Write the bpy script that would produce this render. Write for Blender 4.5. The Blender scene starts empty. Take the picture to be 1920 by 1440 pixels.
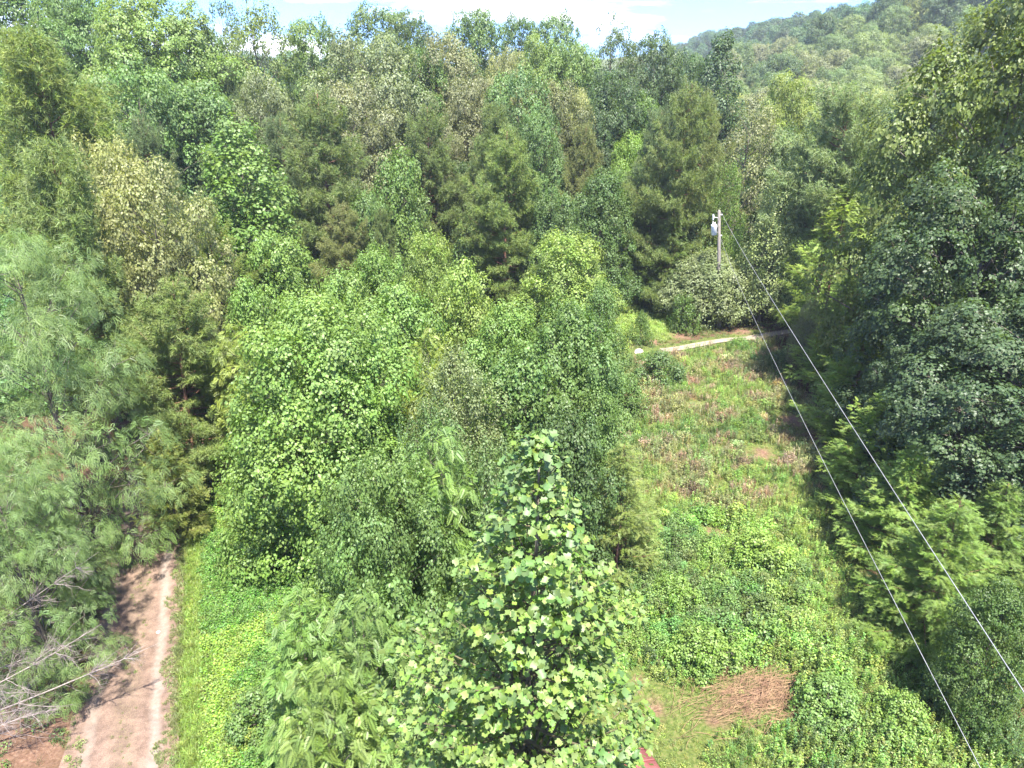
import bpy, math, random
import numpy as np
from mathutils import Vector, Matrix

# ------------------------------------------------------------------ camera, sky, sun, exposure
SC = bpy.context.scene
COL = SC.collection
CAM_Z = 20.0
PITCH = math.radians(24.06)
FPX = 1321.0                       # focal length in pixels of the 1920 px wide frame
cam_data = bpy.data.cameras.new("camera")
cam_data.sensor_width = 36.0
cam_data.lens = 36.0 * FPX / 1920.0
cam_data.clip_start = 0.1
cam_data.clip_end = 6000.0
cam = bpy.data.objects.new("camera", cam_data)
COL.objects.link(cam)
cam.location = (0, 0, CAM_Z)
cam.rotation_euler = (math.radians(90) - PITCH, 0, 0)
SC.camera = cam

SUN_EL = math.radians(66)
SUN_AZ = math.radians(160)          # from +Y (away from the camera) towards +X (right)
SKY_STRENGTH = 0.15
SUN_STRENGTH = 3.15
EXPOSURE = 2.85
USE_HAZE = True
HAZE = 0.00028

world = bpy.data.worlds.new("World")
SC.world = world
world.use_nodes = True
wn, wl = world.node_tree.nodes, world.node_tree.links
wn.clear()
sky = wn.new("ShaderNodeTexSky")
sky.sky_type = 'NISHITA'
sky.sun_disc = False
sky.sun_elevation = SUN_EL
sky.sun_rotation = SUN_AZ
sky.altitude = 0
sky.air_density = 1.0
sky.dust_density = 0.4
sky.ozone_density = 1.5
tc = wn.new("ShaderNodeTexCoord")
mp = wn.new("ShaderNodeMapping")
mp.inputs['Scale'].default_value = (1.0, 1.0, 7.0)
nz = wn.new("ShaderNodeTexNoise")
nz.inputs['Scale'].default_value = 3.1
nz.inputs['Detail'].default_value = 7
nz.inputs['Roughness'].default_value = 0.6
cr = wn.new("ShaderNodeValToRGB")
cr.color_ramp.elements[0].position = 0.49
cr.color_ramp.elements[1].position = 0.66
mix = wn.new("ShaderNodeMix"); mix.data_type = 'RGBA'
mix.inputs['B'].default_value = (2.6, 2.65, 2.75, 1)
gam = wn.new("ShaderNodeMix"); gam.data_type = 'RGBA'; gam.blend_type = 'MULTIPLY'
gam.inputs['Factor'].default_value = 1.0
gam.inputs['B'].default_value = (0.13, 0.215, 0.48, 1)
bg = wn.new("ShaderNodeBackground"); bg.inputs['Strength'].default_value = SKY_STRENGTH
wo = wn.new("ShaderNodeOutputWorld")
wl.new(tc.outputs['Generated'], mp.inputs['Vector'])
wl.new(mp.outputs['Vector'], nz.inputs['Vector'])
wl.new(nz.outputs['Fac'], cr.inputs['Fac'])
wl.new(cr.outputs['Color'], mix.inputs['Factor'])
wl.new(sky.outputs['Color'], gam.inputs['A'])
wl.new(gam.outputs['Result'], mix.inputs['A'])
wl.new(mix.outputs['Result'], bg.inputs['Color'])
wl.new(bg.outputs['Background'], wo.inputs['Surface'])

sd = bpy.data.lights.new("sun", 'SUN')
sd.energy = SUN_STRENGTH
sd.angle = math.radians(1.2)
sd.color = (1.0, 0.955, 0.88)
sun = bpy.data.objects.new("sun", sd)
COL.objects.link(sun)
sdir = Vector((math.sin(SUN_AZ) * math.cos(SUN_EL), math.cos(SUN_AZ) * math.cos(SUN_EL), math.sin(SUN_EL)))
sun.rotation_euler = sdir.to_track_quat('Z', 'Y').to_euler()
sun.location = sdir * 100

vs = SC.view_settings
vs.view_transform = 'Standard'
vs.look = 'None'
vs.exposure = EXPOSURE
vs.gamma = 1.0
vs.use_curve_mapping = False
SC.render.engine = 'CYCLES'
cy = SC.cycles
cy.max_bounces = 6
cy.diffuse_bounces = 4
cy.glossy_bounces = 2
cy.transmission_bounces = 3
cy.volume_bounces = 0
cy.use_denoising = True

# ------------------------------------------------------------------ pixels of the photograph to points of the place
cP, sP = math.cos(PITCH), math.sin(PITCH)
def ray(px, py):
    dx = (px - 960.0) / FPX; dy = (720.0 - py) / FPX
    return np.array([dx, cP + dy * sP, -sP + dy * cP])
def at_dist(px, py, Y):
    d = ray(px, py); t = Y / d[1]
    return np.array([0, 0, CAM_Z]) + d * t, t
def project(x, y, z):
    zz = z - CAM_Z
    depth = y * cP - zz * sP
    up = y * sP + zz * cP
    depth = np.where(np.abs(depth) < 1e-3, 1e-3, depth)
    return 960 + FPX * x / depth, 720 - FPX * up / depth, depth
def sstep(a, b, v):
    t = np.clip((np.asarray(v, float) - a) / (b - a), 0, 1)
    return t * t * (3 - 2 * t)
def ground(x, y):
    x = np.asarray(x, float); y = np.asarray(y, float)
    h = 5.0 * sstep(58, 118, y) + 4.0 * sstep(45, 95, y) * sstep(5, -45, x)
    h = h + 27.0 * sstep(112, 225, y) * sstep(52, 150, x) + 3 * sstep(150, 300, y)
    h = h + 0.18 * np.sin(x * .31 + 1) * np.sin(y * .27) + 0.10 * np.sin(x * .83) * np.sin(y * .71 + 2)
    return h
def on_ground(px, py):
    d = ray(px, py)
    z = 0.0
    for _ in range(30):
        t = (z - CAM_Z) / d[2]
        p = np.array([0, 0, CAM_Z]) + d * t
        z = z + 0.5 * (float(ground(p[0], p[1])) - z)
    return p
def at_height(px, py, z):
    d = ray(px, py); t = (z - CAM_Z) / d[2]
    return np.array([0, 0, CAM_Z]) + d * t

# ------------------------------------------------------------------ materials
def new_mat(name):
    m = bpy.data.materials.new(name); m.use_nodes = True
    m.node_tree.nodes.clear()
    return m, m.node_tree.nodes, m.node_tree.links
def leaf_material(name, instanced=False, gloss=0.32, rough=0.45, trans=0.42, spread=0.42, fixed=None):
    """leaf: own colour from the object (or the scattered point), varied leaf by leaf"""
    m, n, l = new_mat(name)
    out = n.new("ShaderNodeOutputMaterial")
    if instanced:
        a = n.new("ShaderNodeAttribute"); a.attribute_type = 'INSTANCER'; a.attribute_name = 'tint'
        base = a.outputs['Color']
    elif fixed:
        a = n.new("ShaderNodeRGB"); a.outputs[0].default_value = (*fixed, 1); base = a.outputs[0]
    else:
        a = n.new("ShaderNodeObjectInfo"); base = a.outputs['Color']
    r = n.new("ShaderNodeAttribute"); r.attribute_type = 'GEOMETRY'; r.attribute_name = 'rnd'
    sep = n.new("ShaderNodeSeparateColor"); l.new(r.outputs['Color'], sep.inputs[0])
    hsv = n.new("ShaderNodeHueSaturation")
    mh = n.new("ShaderNodeMapRange"); mh.inputs['To Min'].default_value = 0.475; mh.inputs['To Max'].default_value = 0.52
    l.new(sep.outputs[1], mh.inputs['Value']); l.new(mh.outputs[0], hsv.inputs['Hue'])
    mv = n.new("ShaderNodeMapRange"); mv.inputs['To Min'].default_value = 1 - spread; mv.inputs['To Max'].default_value = 1 + spread
    l.new(sep.outputs[0], mv.inputs['Value']); l.new(mv.outputs[0], hsv.inputs['Value'])
    ms = n.new("ShaderNodeMapRange"); ms.inputs['To Min'].default_value = 1.08; ms.inputs['To Max'].default_value = 0.82
    l.new(sep.outputs[2], ms.inputs['Value']); l.new(ms.outputs[0], hsv.inputs['Saturation'])
    l.new(base, hsv.inputs['Color'])
    p = n.new("ShaderNodeBsdfPrincipled")
    p.inputs['Roughness'].default_value = rough
    p.inputs['Specular IOR Level'].default_value = gloss
    l.new(hsv.outputs[0], p.inputs['Base Color'])
    t = n.new("ShaderNodeBsdfTranslucent")
    tm = n.new("ShaderNodeMix"); tm.data_type = 'RGBA'; tm.blend_type = 'MULTIPLY'; tm.inputs['Factor'].default_value = 1
    tm.inputs['B'].default_value = (1.5, 1.55, 0.75, 1)
    l.new(hsv.outputs[0], tm.inputs['A']); l.new(tm.outputs['Result'], t.inputs['Color'])
    mx = n.new("ShaderNodeMixShader"); mx.inputs[0].default_value = trans
    l.new(p.outputs[0], mx.inputs[1]); l.new(t.outputs[0], mx.inputs[2]); l.new(mx.outputs[0], out.inputs['Surface'])
    return m
def noise_mat(name, stops, scale=3.0, detail=6, rough=0.85, bump=0.3, stretch=(1, 1, 1), coords='Object', bdist=0.03):
    m, n, l = new_mat(name)
    out = n.new("ShaderNodeOutputMaterial"); p = n.new("ShaderNodeBsdfPrincipled")
    tcn = n.new("ShaderNodeTexCoord"); mpn = n.new("ShaderNodeMapping"); mpn.inputs['Scale'].default_value = stretch
    nn = n.new("ShaderNodeTexNoise"); nn.inputs['Scale'].default_value = scale; nn.inputs['Detail'].default_value = detail
    rp = n.new("ShaderNodeValToRGB")
    while len(rp.color_ramp.elements) < len(stops): rp.color_ramp.elements.new(0.5)
    for e, (q, c) in zip(rp.color_ramp.elements, stops): e.position = q; e.color = (*c, 1)
    b = n.new("ShaderNodeBump"); b.inputs['Strength'].default_value = bump; b.inputs['Distance'].default_value = bdist
    l.new(tcn.outputs[coords], mpn.inputs['Vector']); l.new(mpn.outputs[0], nn.inputs['Vector'])
    l.new(nn.outputs['Fac'], rp.inputs['Fac']); l.new(rp.outputs[0], p.inputs['Base Color'])
    l.new(nn.outputs['Fac'], b.inputs['Height']); l.new(b.outputs[0], p.inputs['Normal'])
    p.inputs['Roughness'].default_value = rough
    l.new(p.outputs[0], out.inputs['Surface'])
    return m
M_LEAF = leaf_material("broad_leaf")
M_NEEDLE = leaf_material("needles", gloss=0.25, rough=0.5, trans=0.38, spread=0.4)
M_WEED = leaf_material("weed_leaf", instanced=True, gloss=0.35, rough=0.5, trans=0.4, spread=0.45)
M_BARK = noise_mat("grey_bark", [(0.3, (.05, .038, .028)), (0.7, (.17, .14, .11))], 6, stretch=(2, 2, .5), bump=.6)
M_PINEBARK = noise_mat("red_pine_bark", [(0.3, (.07, .032, .02)), (0.55, (.20, .095, .06)), (0.8, (.30, .17, .11))], 7, stretch=(1.5, 1.5, .5), bump=.7)
M_DEADWOOD = noise_mat("dead_wood", [(0.3, (.12, .095, .08)), (0.7, (.27, .225, .20))], 9, bump=.4)
M_POLEWOOD = noise_mat("weathered_pole_wood", [(0.3, (.11, .095, .08)), (0.7, (.24, .215, .19))], 8, stretch=(6, 6, .5), bump=.4)
M_TWIG = noise_mat("green_twig", [(0.3, (.06, .05, .025)), (0.7, (.14, .12, .06))], 9, bump=.2)

# ------------------------------------------------------------------ mesh building with arrays
class MB:
    def __init__(s): s.v = []; s.f = []; s.r = []; s.n = 0
    def add(s, v, f, r=None):
        v = np.asarray(v, float).reshape(-1, 3); f = np.asarray(f, int).reshape(-1, 3)
        s.v.append(v); s.f.append(f + s.n); s.n += len(v)
        s.r.append(np.full((len(v), 3), .5) if r is None else r)
    def mesh(s, name, mat, smooth=False):
        me = bpy.data.meshes.new(name)
        v = np.concatenate(s.v).astype(np.float32); f = np.concatenate(s.f).astype(np.int32)
        me.vertices.add(len(v)); me.vertices.foreach_set('co', v.ravel())
        me.loops.add(f.size); me.loops.foreach_set('vertex_index', f.ravel())
        me.polygons.add(len(f))
        me.polygons.foreach_set('loop_start', np.arange(0, f.size, 3, dtype=np.int32))
        if smooth: me.polygons.foreach_set('use_smooth', np.ones(len(f), bool))
        me.update(calc_edges=True)
        a = me.attributes.new('rnd', 'FLOAT_COLOR', 'POINT')
        c = np.ones((len(v), 4), np.float32); c[:, :3] = np.concatenate(s.r)
        a.data.foreach_set('color', c.ravel())
        me.materials.append(mat)
        return me
def unit(v): return v / np.maximum(np.linalg.norm(v, axis=-1, keepdims=True), 1e-9)
def scatter(mb, T, pos, nrm, dirn, size, rnd, vary=.3, rng=None):
    """copies of template T (verts, faces; length along x, face along z) at pos"""
    tv, tf = T
    N = len(pos)
    z = unit(nrm)
    x = unit(dirn - z * np.sum(dirn * z, 1, keepdims=True))
    y = np.cross(z, x)
    sz = np.broadcast_to(np.asarray(size, float), (N,)).reshape(N, 1, 1)
    V = (tv[None, :, 0:1] * x[:, None] + tv[None, :, 1:2] * y[:, None] + tv[None, :, 2:3] * z[:, None]) * sz + pos[:, None]
    F = tf[None] + (np.arange(N) * len(tv))[:, None, None]
    R = np.repeat(rnd[:, None, :], len(tv), 1)
    mb.add(V.reshape(-1, 3), F.reshape(-1, 3), R.reshape(-1, 3))
def tube(mb, pts, rad, sides=5):
    pts = np.asarray(pts, float); k = len(pts)
    rad = np.broadcast_to(np.asarray(rad, float), (k,))
    d = unit(np.gradient(pts, axis=0))
    ref = np.where(np.abs(d[:, 2:3]) > .9, np.array([[1., 0, 0]]), np.array([[0, 0, 1.]]))
    u = unit(np.cross(d, ref)); w = np.cross(d, u)
    a = np.arange(sides) * 2 * math.pi / sides
    ring = pts[:, None] + rad[:, None, None] * (np.cos(a)[None, :, None] * u[:, None] + np.sin(a)[None, :, None] * w[:, None])
    V = np.concatenate([ring.reshape(-1, 3), pts[-1:] + d[-1:] * rad[-1]])
    i = np.arange(sides); j = (i + 1) % sides
    F = []
    for q in range(k - 1):
        A, B = q * sides, (q + 1) * sides
        F.append(np.stack([A + i, A + j, B + j], 1)); F.append(np.stack([A + i, B + j, B + i], 1))
    A = (k - 1) * sides
    F.append(np.stack([A + i, A + j, np.full(sides, k * sides)], 1))
    mb.add(V, np.concatenate(F))
def bez(a, b, c, n=5):
    t = np.linspace(0, 1, n)[:, None]
    return (1 - t) ** 2 * a + 2 * t * (1 - t) * b + t * t * c
def tri_fan(outline):
    k = len(outline)
    return np.array([[0, i, i + 1] for i in range(1, k - 1)])

# leaf shapes: length along x
T_LEAF = (np.array([[0, 0, 0], [.45, -.42, .12], [1, 0, -.04], [.45, .42, .12]]), np.array([[0, 1, 2], [0, 2, 3]]))
T_OVAL = (np.array([[0, 0, 0], [.3, -.26, .07], [.72, -.22, .06], [1, 0, -.05], [.72, .22, .06], [.3, .26, .07]]),
          np.array([[0, 1, 2], [0, 2, 3], [0, 3, 4], [0, 4, 5]]))
_lob = [(0, 0, 0), (.10, .30, .05), (.05, .52, .10), (.34, .40, .08), (.50, .34, .05), (.62, .50, .10), (1.0, .30, .06), (.90, 0, -.02),
        (1.0, -.30, .06), (.62, -.50, .10), (.50, -.34, .05), (.34, -.40, .08), (.05, -.52, .10), (.10, -.30, .05), (.45, 0, -.04)]
_lf = [[14, i, i + 1] for i in range(0, 13)] + [[14, 13, 0]]
T_TULIP = (np.array(_lob), np.array([[a, c, b] for a, b, c in _lf]))
_l8 = [(0, 0, 0), (.06, .52, .10), (.48, .33, .05), (.62, .50, .10), (1.0, .26, .06), (.88, 0, -.02), (1.0, -.26, .06), (.62, -.50, .10), (.48, -.33, .05), (.06, -.52, .10), (.45, 0, -.04)]
T_TULIP8 = (np.array(_l8), np.array([[10, (a + 1) % 10, a] for a in range(10)]))
def pinnate(pairs=7, length=1.0, leaflet=.24, width=.085, droop=.18, tris=2, tip=True):
    one = tris == 1
    V = []; F = []
    def leaflet_at(p, ang, L, dz):
        b = len(V); dx, dy = math.cos(ang), math.sin(ang)
        V.append(p)
        V.append((p[0] + dx * L * .5 + dy * width * .5, p[1] + dy * L * .5 - dx * width * .5, p[2] + dz * .35))
        V.append((p[0] + dx * L, p[1] + dy * L, p[2] + dz))
        V.append((p[0] + dx * L * .5 - dy * width * .5, p[1] + dy * L * .5 + dx * width * .5, p[2] + dz * .35))
        if one:
            F.append((b + 1, b + 2, b + 3)); return
        F.append((b, b + 1, b + 2))
        F.append((b, b + 2, b + 3))
    for k in range(pairs):
        t = .14 + .82 * k / (pairs - 1)
        p = (t * length, 0, -droop * t * t)
        L = leaflet * (.65 + .7 * math.sin(math.pi * min(1, .25 + t * .7)))
        leaflet_at(p, math.radians(66), L, -.10 * L); leaflet_at(p, -math.radians(66), L, -.10 * L)
    if tip: leaflet_at((length * .96, 0, -droop), 0, leaflet, -.04)
    b = len(V)
    V.extend([(0, -.008, 0), (0, .008, 0), (length * .98, 0, -droop)]); F.append((b, b + 1, b + 2))
    return np.array(V), np.array(F)
T_PIN = pinnate(9, 1, .27, .10, .25)
T_LOC = pinnate(6, 1, .27, .17, .25, tris=1)
def tuft(n, seed, spread=.9, w=.07):
    r = np.random.default_rng(seed); V = []; F = []
    for k in range(n):
        d = unit(np.array([1.0, r.normal() * spread, r.normal() * spread])); L = r.uniform(.7, 1.0)
        s = unit(np.cross(d, r.normal(size=3))) * w
        b = len(V); V += [-s * .5, s * .5, d * L]; F.append((b, b + 1, b + 2))
    return np.array(V), np.array(F)
T_TUFT = tuft(8, 3, .75, .115)
T_TUFT_SOFT = tuft(14, 5, .9, .06)
def spray_t(seed, n=9, w=.085):
    """flat feathery spray of short needles along a twig"""
    r = np.random.default_rng(seed); V = []; F = []
    for k in range(n):
        t = k / n
        for sg in (-1, 1):
            p = np.array([t, 0, -.12 * t * t]); L = .42 * (1 - .55 * t) * r.uniform(.8, 1.2)
            d = np.array([math.cos(.85), sg * math.sin(.85), r.normal() * .2]) * L
            s = np.array([w * .5, 0, 0])
            b = len(V); V += [p - s, p + s, p + d]; F.append((b, b + 1, b + 2) if sg < 0 else (b + 1, b, b + 2))
    return np.array(V), np.array(F)
T_SPRAY = spray_t(4)

UP = np.array([0, 0, 1.0])
def rndcol(rng, N, clump=None):
    r = rng.random((N, 3))
    if clump is not None: r = .55 * r + .45 * clump
    return r

# ------------------------------------------------------------------ tree shapes
def prof_round(t): return np.clip(1 - np.abs((t - .45) / .60) ** 2.6, 0.05, 1) ** .5
def prof_cone(t): return np.clip(1.05 - t, 0, 1) ** .42 * np.clip(.6 + 3.0 * t, 0, 1)
def prof_egg(t): return np.clip(1.04 - t, 0, 1) ** .31 * np.clip(.7 + 2.0 * t, 0, 1) ** .8
def prof_dome(t): return np.sqrt(np.clip(1 - t ** 2, 0.01, 1)) * np.clip(.75 + t, 0, 1)

def broad(seed, H, R, base=.25, prof=prof_round, nb=60, br=1.3, cover=1.5, sp=.5, sr=.16, leaf=.2, T=T_LEAF, area=.42, asc=1.0, flat=.9,
          up=.45, hang=0.15, trunk_r=None, lobes=.12, bark=None, mat=None, low=-.25, gap=0.0, top_spire=0.0, trunk_to=.85, align=1.0, inner=.10):
    """crown of puffs spread evenly over an envelope; every puff is a shell of sprays, every spray a bunch of leaves"""
    rng = np.random.default_rng(seed)
    bark = bark or M_BARK; mat = mat or M_LEAF
    g = np.linspace(0, 1, 200)
    slope = np.gradient(prof(g) * R, g * H * (1 - base))
    wgt = (prof(g) + .05) * np.sqrt(1 + slope ** 2); cum = np.cumsum(wgt); cum = (cum - cum[0]) / (cum[-1] - cum[0])
    i = np.arange(nb)
    t = np.interp((i + .5) / nb, cum, g); t = np.clip(t + rng.normal(0, .012, nb), 0.0, .995)
    az = i * 2.39996 + rng.normal(0, .16, nb)
    ph = rng.random(3) * 6.28
    lob = 1 + lobes * (np.sin(2 * az + ph[0] + 4 * t) * .6 + np.sin(4 * az + ph[1] - 6 * t) * .5) + rng.normal(0, lobes * .45, nb)
    env = prof(t) * R * lob
    brad = br * rng.uniform(.62, 1.32, nb) * np.clip(.62 + .45 * prof(t), .5, 1.05)
    isin = rng.random(nb) < inner
    rr = np.maximum(env - brad * .7, 0) * np.where(isin, rng.uniform(.35, .75, nb), 1.0)
    z = H * (base + (1 - base) * t) - brad * .65
    C = np.stack([rr * np.cos(az), rr * np.sin(az), z], 1)
    if top_spire > 0:
        C[-1, :2] *= .1; C[-1, 2] = H - brad[-1] * .7
    keep = rng.random(nb) >= gap
    outward = np.stack([np.cos(az), np.sin(az), np.zeros(nb)], 1)
    tocentre = unit(outward * (rr / R)[:, None] + UP * (.25 + .75 * t[:, None]) )
    nsv = np.maximum((2 * math.pi * brad ** 2 / sp ** 2 * 1.9).astype(int), 5)
    per = cover * sp ** 2 / 1.9 / (area * leaf ** 2)              # leaves per spray
    bi = np.repeat(np.arange(nb), nsv); bi = bi[keep[bi]]
    d = unit(rng.normal(size=(len(bi), 3)))
    ok = (np.sum(d * tocentre[bi], 1) > -.35) & (d[:, 2] > low); bi, d = bi[ok], d[ok]
    ps = C[bi] + d * brad[bi][:, None] * rng.uniform(.82, 1.10, len(bi))[:, None] * np.array([1, 1, flat])
    si = np.repeat(np.arange(len(bi)), rng.poisson(per, len(bi)))
    N = len(si)
    off = rng.normal(size=(N, 3)) * sr * np.array([1, 1, asc])
    pl = ps[si] + off
    nrm = align * d[si] + (up * .9) * UP + rng.normal(size=(N, 3)) * .36 + .40 * off / sr
    dr = d[si] * np.array([1, 1, .4]) + rng.normal(size=(N, 3)) * .6 - hang * UP
    spray_r = rng.random((len(bi), 3)); bough_r = rng.random((nb, 3))
    rc = .42 * rng.random((N, 3)) + .26 * spray_r[si] + .32 * bough_r[bi[si]]
    cm = MB(); scatter(cm, T, pl, nrm, dr, leaf * rng.uniform(.65, 1.25, N), rc)
    wm = MB()
    tr = trunk_r or H * .014
    k = 9; zz = np.linspace(-.4, H * trunk_to, k)
    wob = np.cumsum(rng.normal(0, H * .006, (k, 2)), 0)
    tp = np.stack([wob[:, 0], wob[:, 1], zz], 1); tp[:2, :2] = 0
    tube(wm, tp, np.linspace(tr * 1.25, tr * .18, k), 8)
    for q in range(nb):
        if keep[q]:
            za = max(z[q] - rr[q] * rng.uniform(.5, 1.1) * (1.2 if asc > 1.2 else .8), H * base * .6)
            za = min(za, H * trunk_to * .97)
            a0 = np.array([np.interp(za, zz, tp[:, 0]), np.interp(za, zz, tp[:, 1]), za])
            mid = (a0 + C[q]) * .5 + np.array([0, 0, .12 * rr[q]]) + rng.normal(0, .12, 3)
            r0 = max(.02, tr * .38 * (1 - t[q] * .7))
            tube(wm, bez(a0, mid, C[q], 5), np.linspace(r0, r0 * .3, 5), 4)
            mine = np.nonzero(bi == q)[0]
            for s in mine[:5]:
                tube(wm, bez(C[q], (C[q] + ps[s]) * .5 + rng.normal(0, .06, 3), ps[s], 3), [r0 * .3, r0 * .2, r0 * .08], 3)
    return finish(wm, cm, bark, mat)

def pine(seed, H, R, base=.15, step=.55, per=5, elev=8, tuftL=.3, T=T_TUFT, droop=.0, flat=.06, dens=1.0, trunk_r=None, fork=False,
         power=.6, jitter=.35, bark=None, curl=.12, twig=.42, mat=None, sub=3):
    """whorled conifer: shelves of needles along visible branches"""
    rng = np.random.default_rng(seed)
    bark = bark or M_PINEBARK; mat = mat or M_NEEDLE
    wm = MB(); cm = MB()
    P = []; D = []; Bc = []
    tr = trunk_r or H * .012
    stems = [(np.zeros(2), 1.0, 0)] if not fork else [(np.array([-.35, 0]), 1.0, -.9), (np.array([.35, .1]), .93, 1.0)]
    zf = H * .42
    for (o, hf, lean) in stems:
        k = 10; zz = np.linspace(-.4, H * hf, k)
        bx = np.where(zz > zf, lean * ((zz - zf) / (H - zf)) * 1.4, 0) + np.cumsum(rng.normal(0, .04, k))
        by = np.cumsum(rng.normal(0, .05, k))
        tp = np.stack([bx, by, zz], 1)
        tp[:, 0] += o[0] * np.clip(zz / zf, 0, 1) * (1 if fork else 0)
        tube(wm, tp, np.linspace(tr * 1.2, tr * .12, k), 8)
        z = H * base; a0 = rng.random() * 6
        while z < H * hf * .985:
            t = (z - H * base) / (H * hf - H * base)
            L0 = R * (1.0 - t) ** power * (1 if t > .12 else .75 + 2 * t)
            a0 += 1.1
            c = np.array([np.interp(z, zz, tp[:, 0]), np.interp(z, zz, tp[:, 1]), z])
            npb = per if t < .9 else 4
            for b in range(npb):
                if rng.random() < .10: continue
                az = a0 + b * 2 * math.pi / npb + rng.normal(0, .28)
                L = L0 * (1 + rng.normal(0, jitter * .6)); L = max(L, .35)
                if fork and lean * math.cos(az) < -.3: L *= .55
                el = math.radians(elev + 50 * t ** 2 + rng.normal(0, 5))
                dh = np.array([math.cos(az), math.sin(az), 0])
                tip = c + dh * L * math.cos(el) + UP * (L * math.sin(el) - droop * L)
                mid = c + dh * L * .5 + UP * (L * math.sin(el) * .35 - curl * L * .5 - droop * L * .2)
                pts = bez(c, mid, tip, 6)
                rb = max(.012, tr * .30 * (1 - .7 * t))
                tube(wm, pts, np.linspace(rb, rb * .15, 6), 4)
                nt = max(3, int(L * 6.0 * dens))
                side = np.cross(dh, UP)
                for q in range(nt):
                    u = .30 + .70 * (q + rng.random()) / nt if L > 1 else (q + rng.random()) / nt
                    f = u * 5; i0 = min(int(f), 4); p = pts[i0] + (pts[i0 + 1] - pts[i0]) * (f - i0)
                    sg = 1 if q % 2 else -1
                    tl = L * twig * (1.05 - .6 * u) * rng.uniform(.5, 1.15)
                    dd = unit(side * sg * 1.0 + dh * .75 + UP * rng.normal(.05, .12 + flat))
                    nn = max(2, int(tl / .26 * dens) + 1)
                    for s in range(nn):
                        w = (s + .6) / nn
                        P.append(p + dd * tl * w + rng.normal(0, .05 + flat * .35, 3)); D.append(unit(dd * .8 + dh * .4 + UP * .45 + rng.normal(0, .25, 3)))
                    Bc.extend([rng.random(3)] * nn)
                P.append(tip); D.append(unit(dh + UP * .5)); Bc.append(rng.random(3))
            z += step * (1 - .45 * t) * rng.uniform(.75, 1.25)
    P = np.array(P); D = np.array(D); Bc = np.array(Bc); N = len(P)
    rc = .5 * rng.random((N, 3)) + .5 * Bc
    if T is T_SPRAY: nrm = UP + rng.normal(size=(N, 3)) * .3
    else: nrm = rng.normal(size=(N, 3)) * .7 + UP * .6
    scatter(cm, T, P, nrm, D, tuftL * rng.uniform(.75, 1.25, N), rc)
    return finish(wm, cm, bark, mat)

def finish(wm, cm, bark, mat):
    v = np.concatenate(cm.v)
    H = float(np.percentile(v[:, 2], 99.95)); R = float(np.percentile(np.hypot(v[:, 0], v[:, 1]), 95))
    return {'trunk': wm.mesh('trunk', bark, True), 'crown': cm.mesh('crown', mat), 'H': H, 'R': R}

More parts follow.
